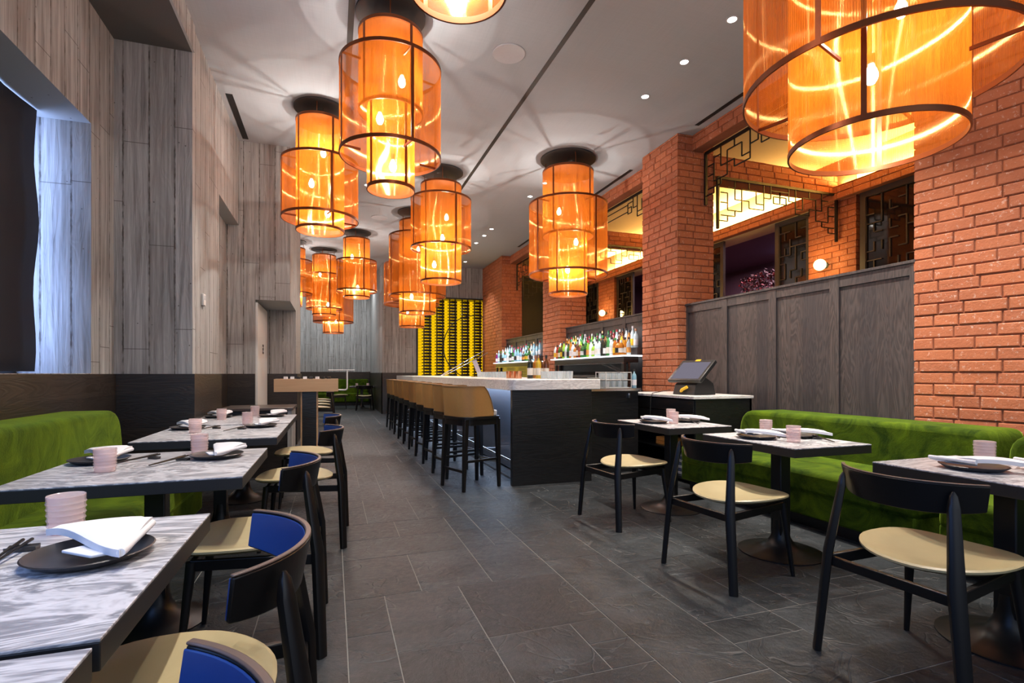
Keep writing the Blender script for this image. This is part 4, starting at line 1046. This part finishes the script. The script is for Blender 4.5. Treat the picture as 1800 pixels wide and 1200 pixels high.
r = empty('stacked_bowls', (3.10, 5.85, 1.019), 'short stack of white bowls beside the glass rack', 'bowls')
for k in range(6): MB().lathe([(.04, .0), (.08, .022), (.083, .022), (.045, -.002)], 20, (0, 0, .003+k*.02)).build('bowl', M['white'], r)
bottle('slim', 'pale blue', 'white', 'black', (3.54, 5.62, 1.019), 'pale blue bottle at the right end of the return counter', 'bottles on the bar top', .75)
# tilted menu holder and chrome arm
r = empty('menu_holder', (2.52, 9.3, 1.1355), 'tilted grey menu board standing on the bar in front of wine rack', 'menu'); 
MB().cbox((0, 0, .17), (.045, .006, .14), Matrix.Rotation(R(-22), 3, 'Y')@Matrix.Rotation(R(20), 3, 'Z')).build('board', plain('lilac_grey_board', (.36, .32, .38), .4), r)
MB().box(-.10, .06, -.05, .05, .001, .012).build('foot', M['plastic'], r)
r = empty('chrome_arm', (2.08, 10.5, 1.146), 'slim chrome double rod slanting upward over the far bar', 'rod')
MB().tube([(-.0, 0, 0), (.05, 0, .04), (1.0, .3, .54)], .009, 8).build('upper_rod', M['chrome'], r); MB().tube([(.0, .05, 0), (.16, .05, .05), (1.1, .35, .50)], .008, 8).build('lower_rod', M['chrome'], r)

# ================================================================== wine rack
r = empty('wine_rack', (0, 0, 0), 'yellow backlit wine rack wall filled with horizontal bottles', 'wine rack')
MB().box(2.42, 4.9, 16.25, 16.29, .6, 3.5).build('backlit_panel', M['rack'], r, smooth=False)
g = MB(); g.box(2.39, 2.44, 15.82, 16.27, .6, 3.54); g.box(2.39, 4.9, 15.82, 16.27, 3.5, 3.54); g.box(2.39, 4.9, 15.9, 16.27, 0, .6); g.build('surround', M['black'], r, smooth=False)
cols_ = [2.72, 3.12, 3.52, 3.92, 4.32]
rails = MB()
for cx in cols_:
    for dx_ in (-.075, .105): rails.box(cx+dx_-.010, cx+dx_+.010, 16.02, 16.04, .6, 3.5); rails.box(cx+dx_-.010, cx+dx_+.010, 15.92, 15.94, .6, 3.5)
    for k in range(30):
        z = 3.4203-.0945*k
        for dx_ in (-.075, .105): rails.box(cx+dx_-.006, cx+dx_+.006, 15.90, 16.05, z-.046, z-.0405)
rails.build('rail', M['black'], r, smooth=False)
g = MB().lathe([(1.0, -.012), (1.0, .012), (.975, .012), (.975, -.012)], 72, (4.2, 15.80, 2.02), closed=True, rot=Matrix.Rotation(pi/2, 3, 'X')); g.build('ring', M['black'], r)
prof = [(.001, 0), (.036, 0), (.039, .01), (.039, .175), (.028, .205), (.015, .235), (.014, .30), (.001, .30)]
wb = MB().lathe(prof, 12, rot=Matrix.Rotation(-pi/2, 3, 'Y')).build('wine_bottle', M['wine'])
fst = True; CN = ['first', 'second', 'third', 'fourth', 'fifth']
for ci, cx in enumerate(cols_):
    for k in range(27):
        z = 3.46-.0945*(k+.42)
        if z < .95: break
        place(wb, fst, (cx+.155, 15.98, z), 0, 'dark wine bottle lying in %s rack column from left, %s from the top' % (CN[ci], ORD[k]), 'wine bottle', 'wine bottles in the yellow rack'); fst = False
light('AREA', 'rack_glow', (3.5, 15.6, 2.1), 12, (1, .72, .15), rot=(R(-90), 0, 0), shape='RECTANGLE', size=2, size_y=2.4)

# ================================================================== host stand
r = empty('host_stand', (-.30, 7.62, 0), 'host stand with pale oak tray box on a dark post', 'host stand')
g = MB(); g.box(-.43, .37, -.17, -.15, .955, 1.125); g.box(-.43, .37, .15, .17, .955, 1.125); g.box(-.43, -.41, -.15, .15, .955, 1.125); g.box(.35, .37, -.15, .15, .955, 1.125); g.box(-.41, .35, -.15, .15, .955, 1.07)
g.build('tray_box', M['lightoak'], r, smooth=False, bevel=.002)
MB().box(-.09, .09, -.09, .09, 0, .955).build('post', M['bar_wood'], r, smooth=False)
for s in (-1, 1): MB().box(*sorted((s*.09, s*.108)), -.095, .095, 0, .955).build('post_edge', M['lightoak'], r, smooth=False)
random.seed(3)
cards = [('white', (-.30, 0)), ('white', (-.22, .04)), ('black', (-.14, -.02)), ('white', (-.06, .03)), ('black', (.02, 0)), ('white', (.10, -.03)), ('black', (.17, .03)), ('black', (.25, 0))]
for k, (c, (dx_, dy_)) in enumerate(cards):
    o = MB().box(-.025, .025, -.012, .012, 0, .085).build('place_card', M['linen'] if c == 'white' else M['plastic'], bevel=.004); o.location = (-.30+dx_, 7.62+dy_, 1.0705); o.rotation_euler.z = random.uniform(-.6, .6)
    tag(o, 'small %s card standing in the oak tray, %s from left' % (c, ORD[k]), 'card', 'cards in the host tray')
r = empty('reading_lamp', (.07, 7.62, .97), 'thin white bent reading lamp at the right of host stand', 'lamp')
MB().tube([(0, 0, 0), (.10, 0, 0), (.118, 0, .015), (.12, 0, .04), (.12, 0, .27)], .011, 10).build('stem', M['white'], r); MB().box(-.13, .22, -.012, .012, .27, .282).build('lamp_head', M['white'], r, bevel=.003)
# low dark stone topped partition behind the left tables
r = empty('low_partition', (0, 0, 0), 'low dark wood partition with stone ledge behind the far left table', 'partition')
MB().box(-1.20, -.50, 6.62, 7.25, 0, .77).build('body', M['oak'], r, smooth=False); MB().box(-1.21, -.44, 6.58, 7.3, .77, .80).build('ledge', M['marble'] if False else plain('brown_stone', (.085, .065, .055), .3), r, bevel=.003); MB().box(-.50, -.455, 6.60, 7.27, 0, .77).build('end_panel', M['concrete'], r, smooth=False)
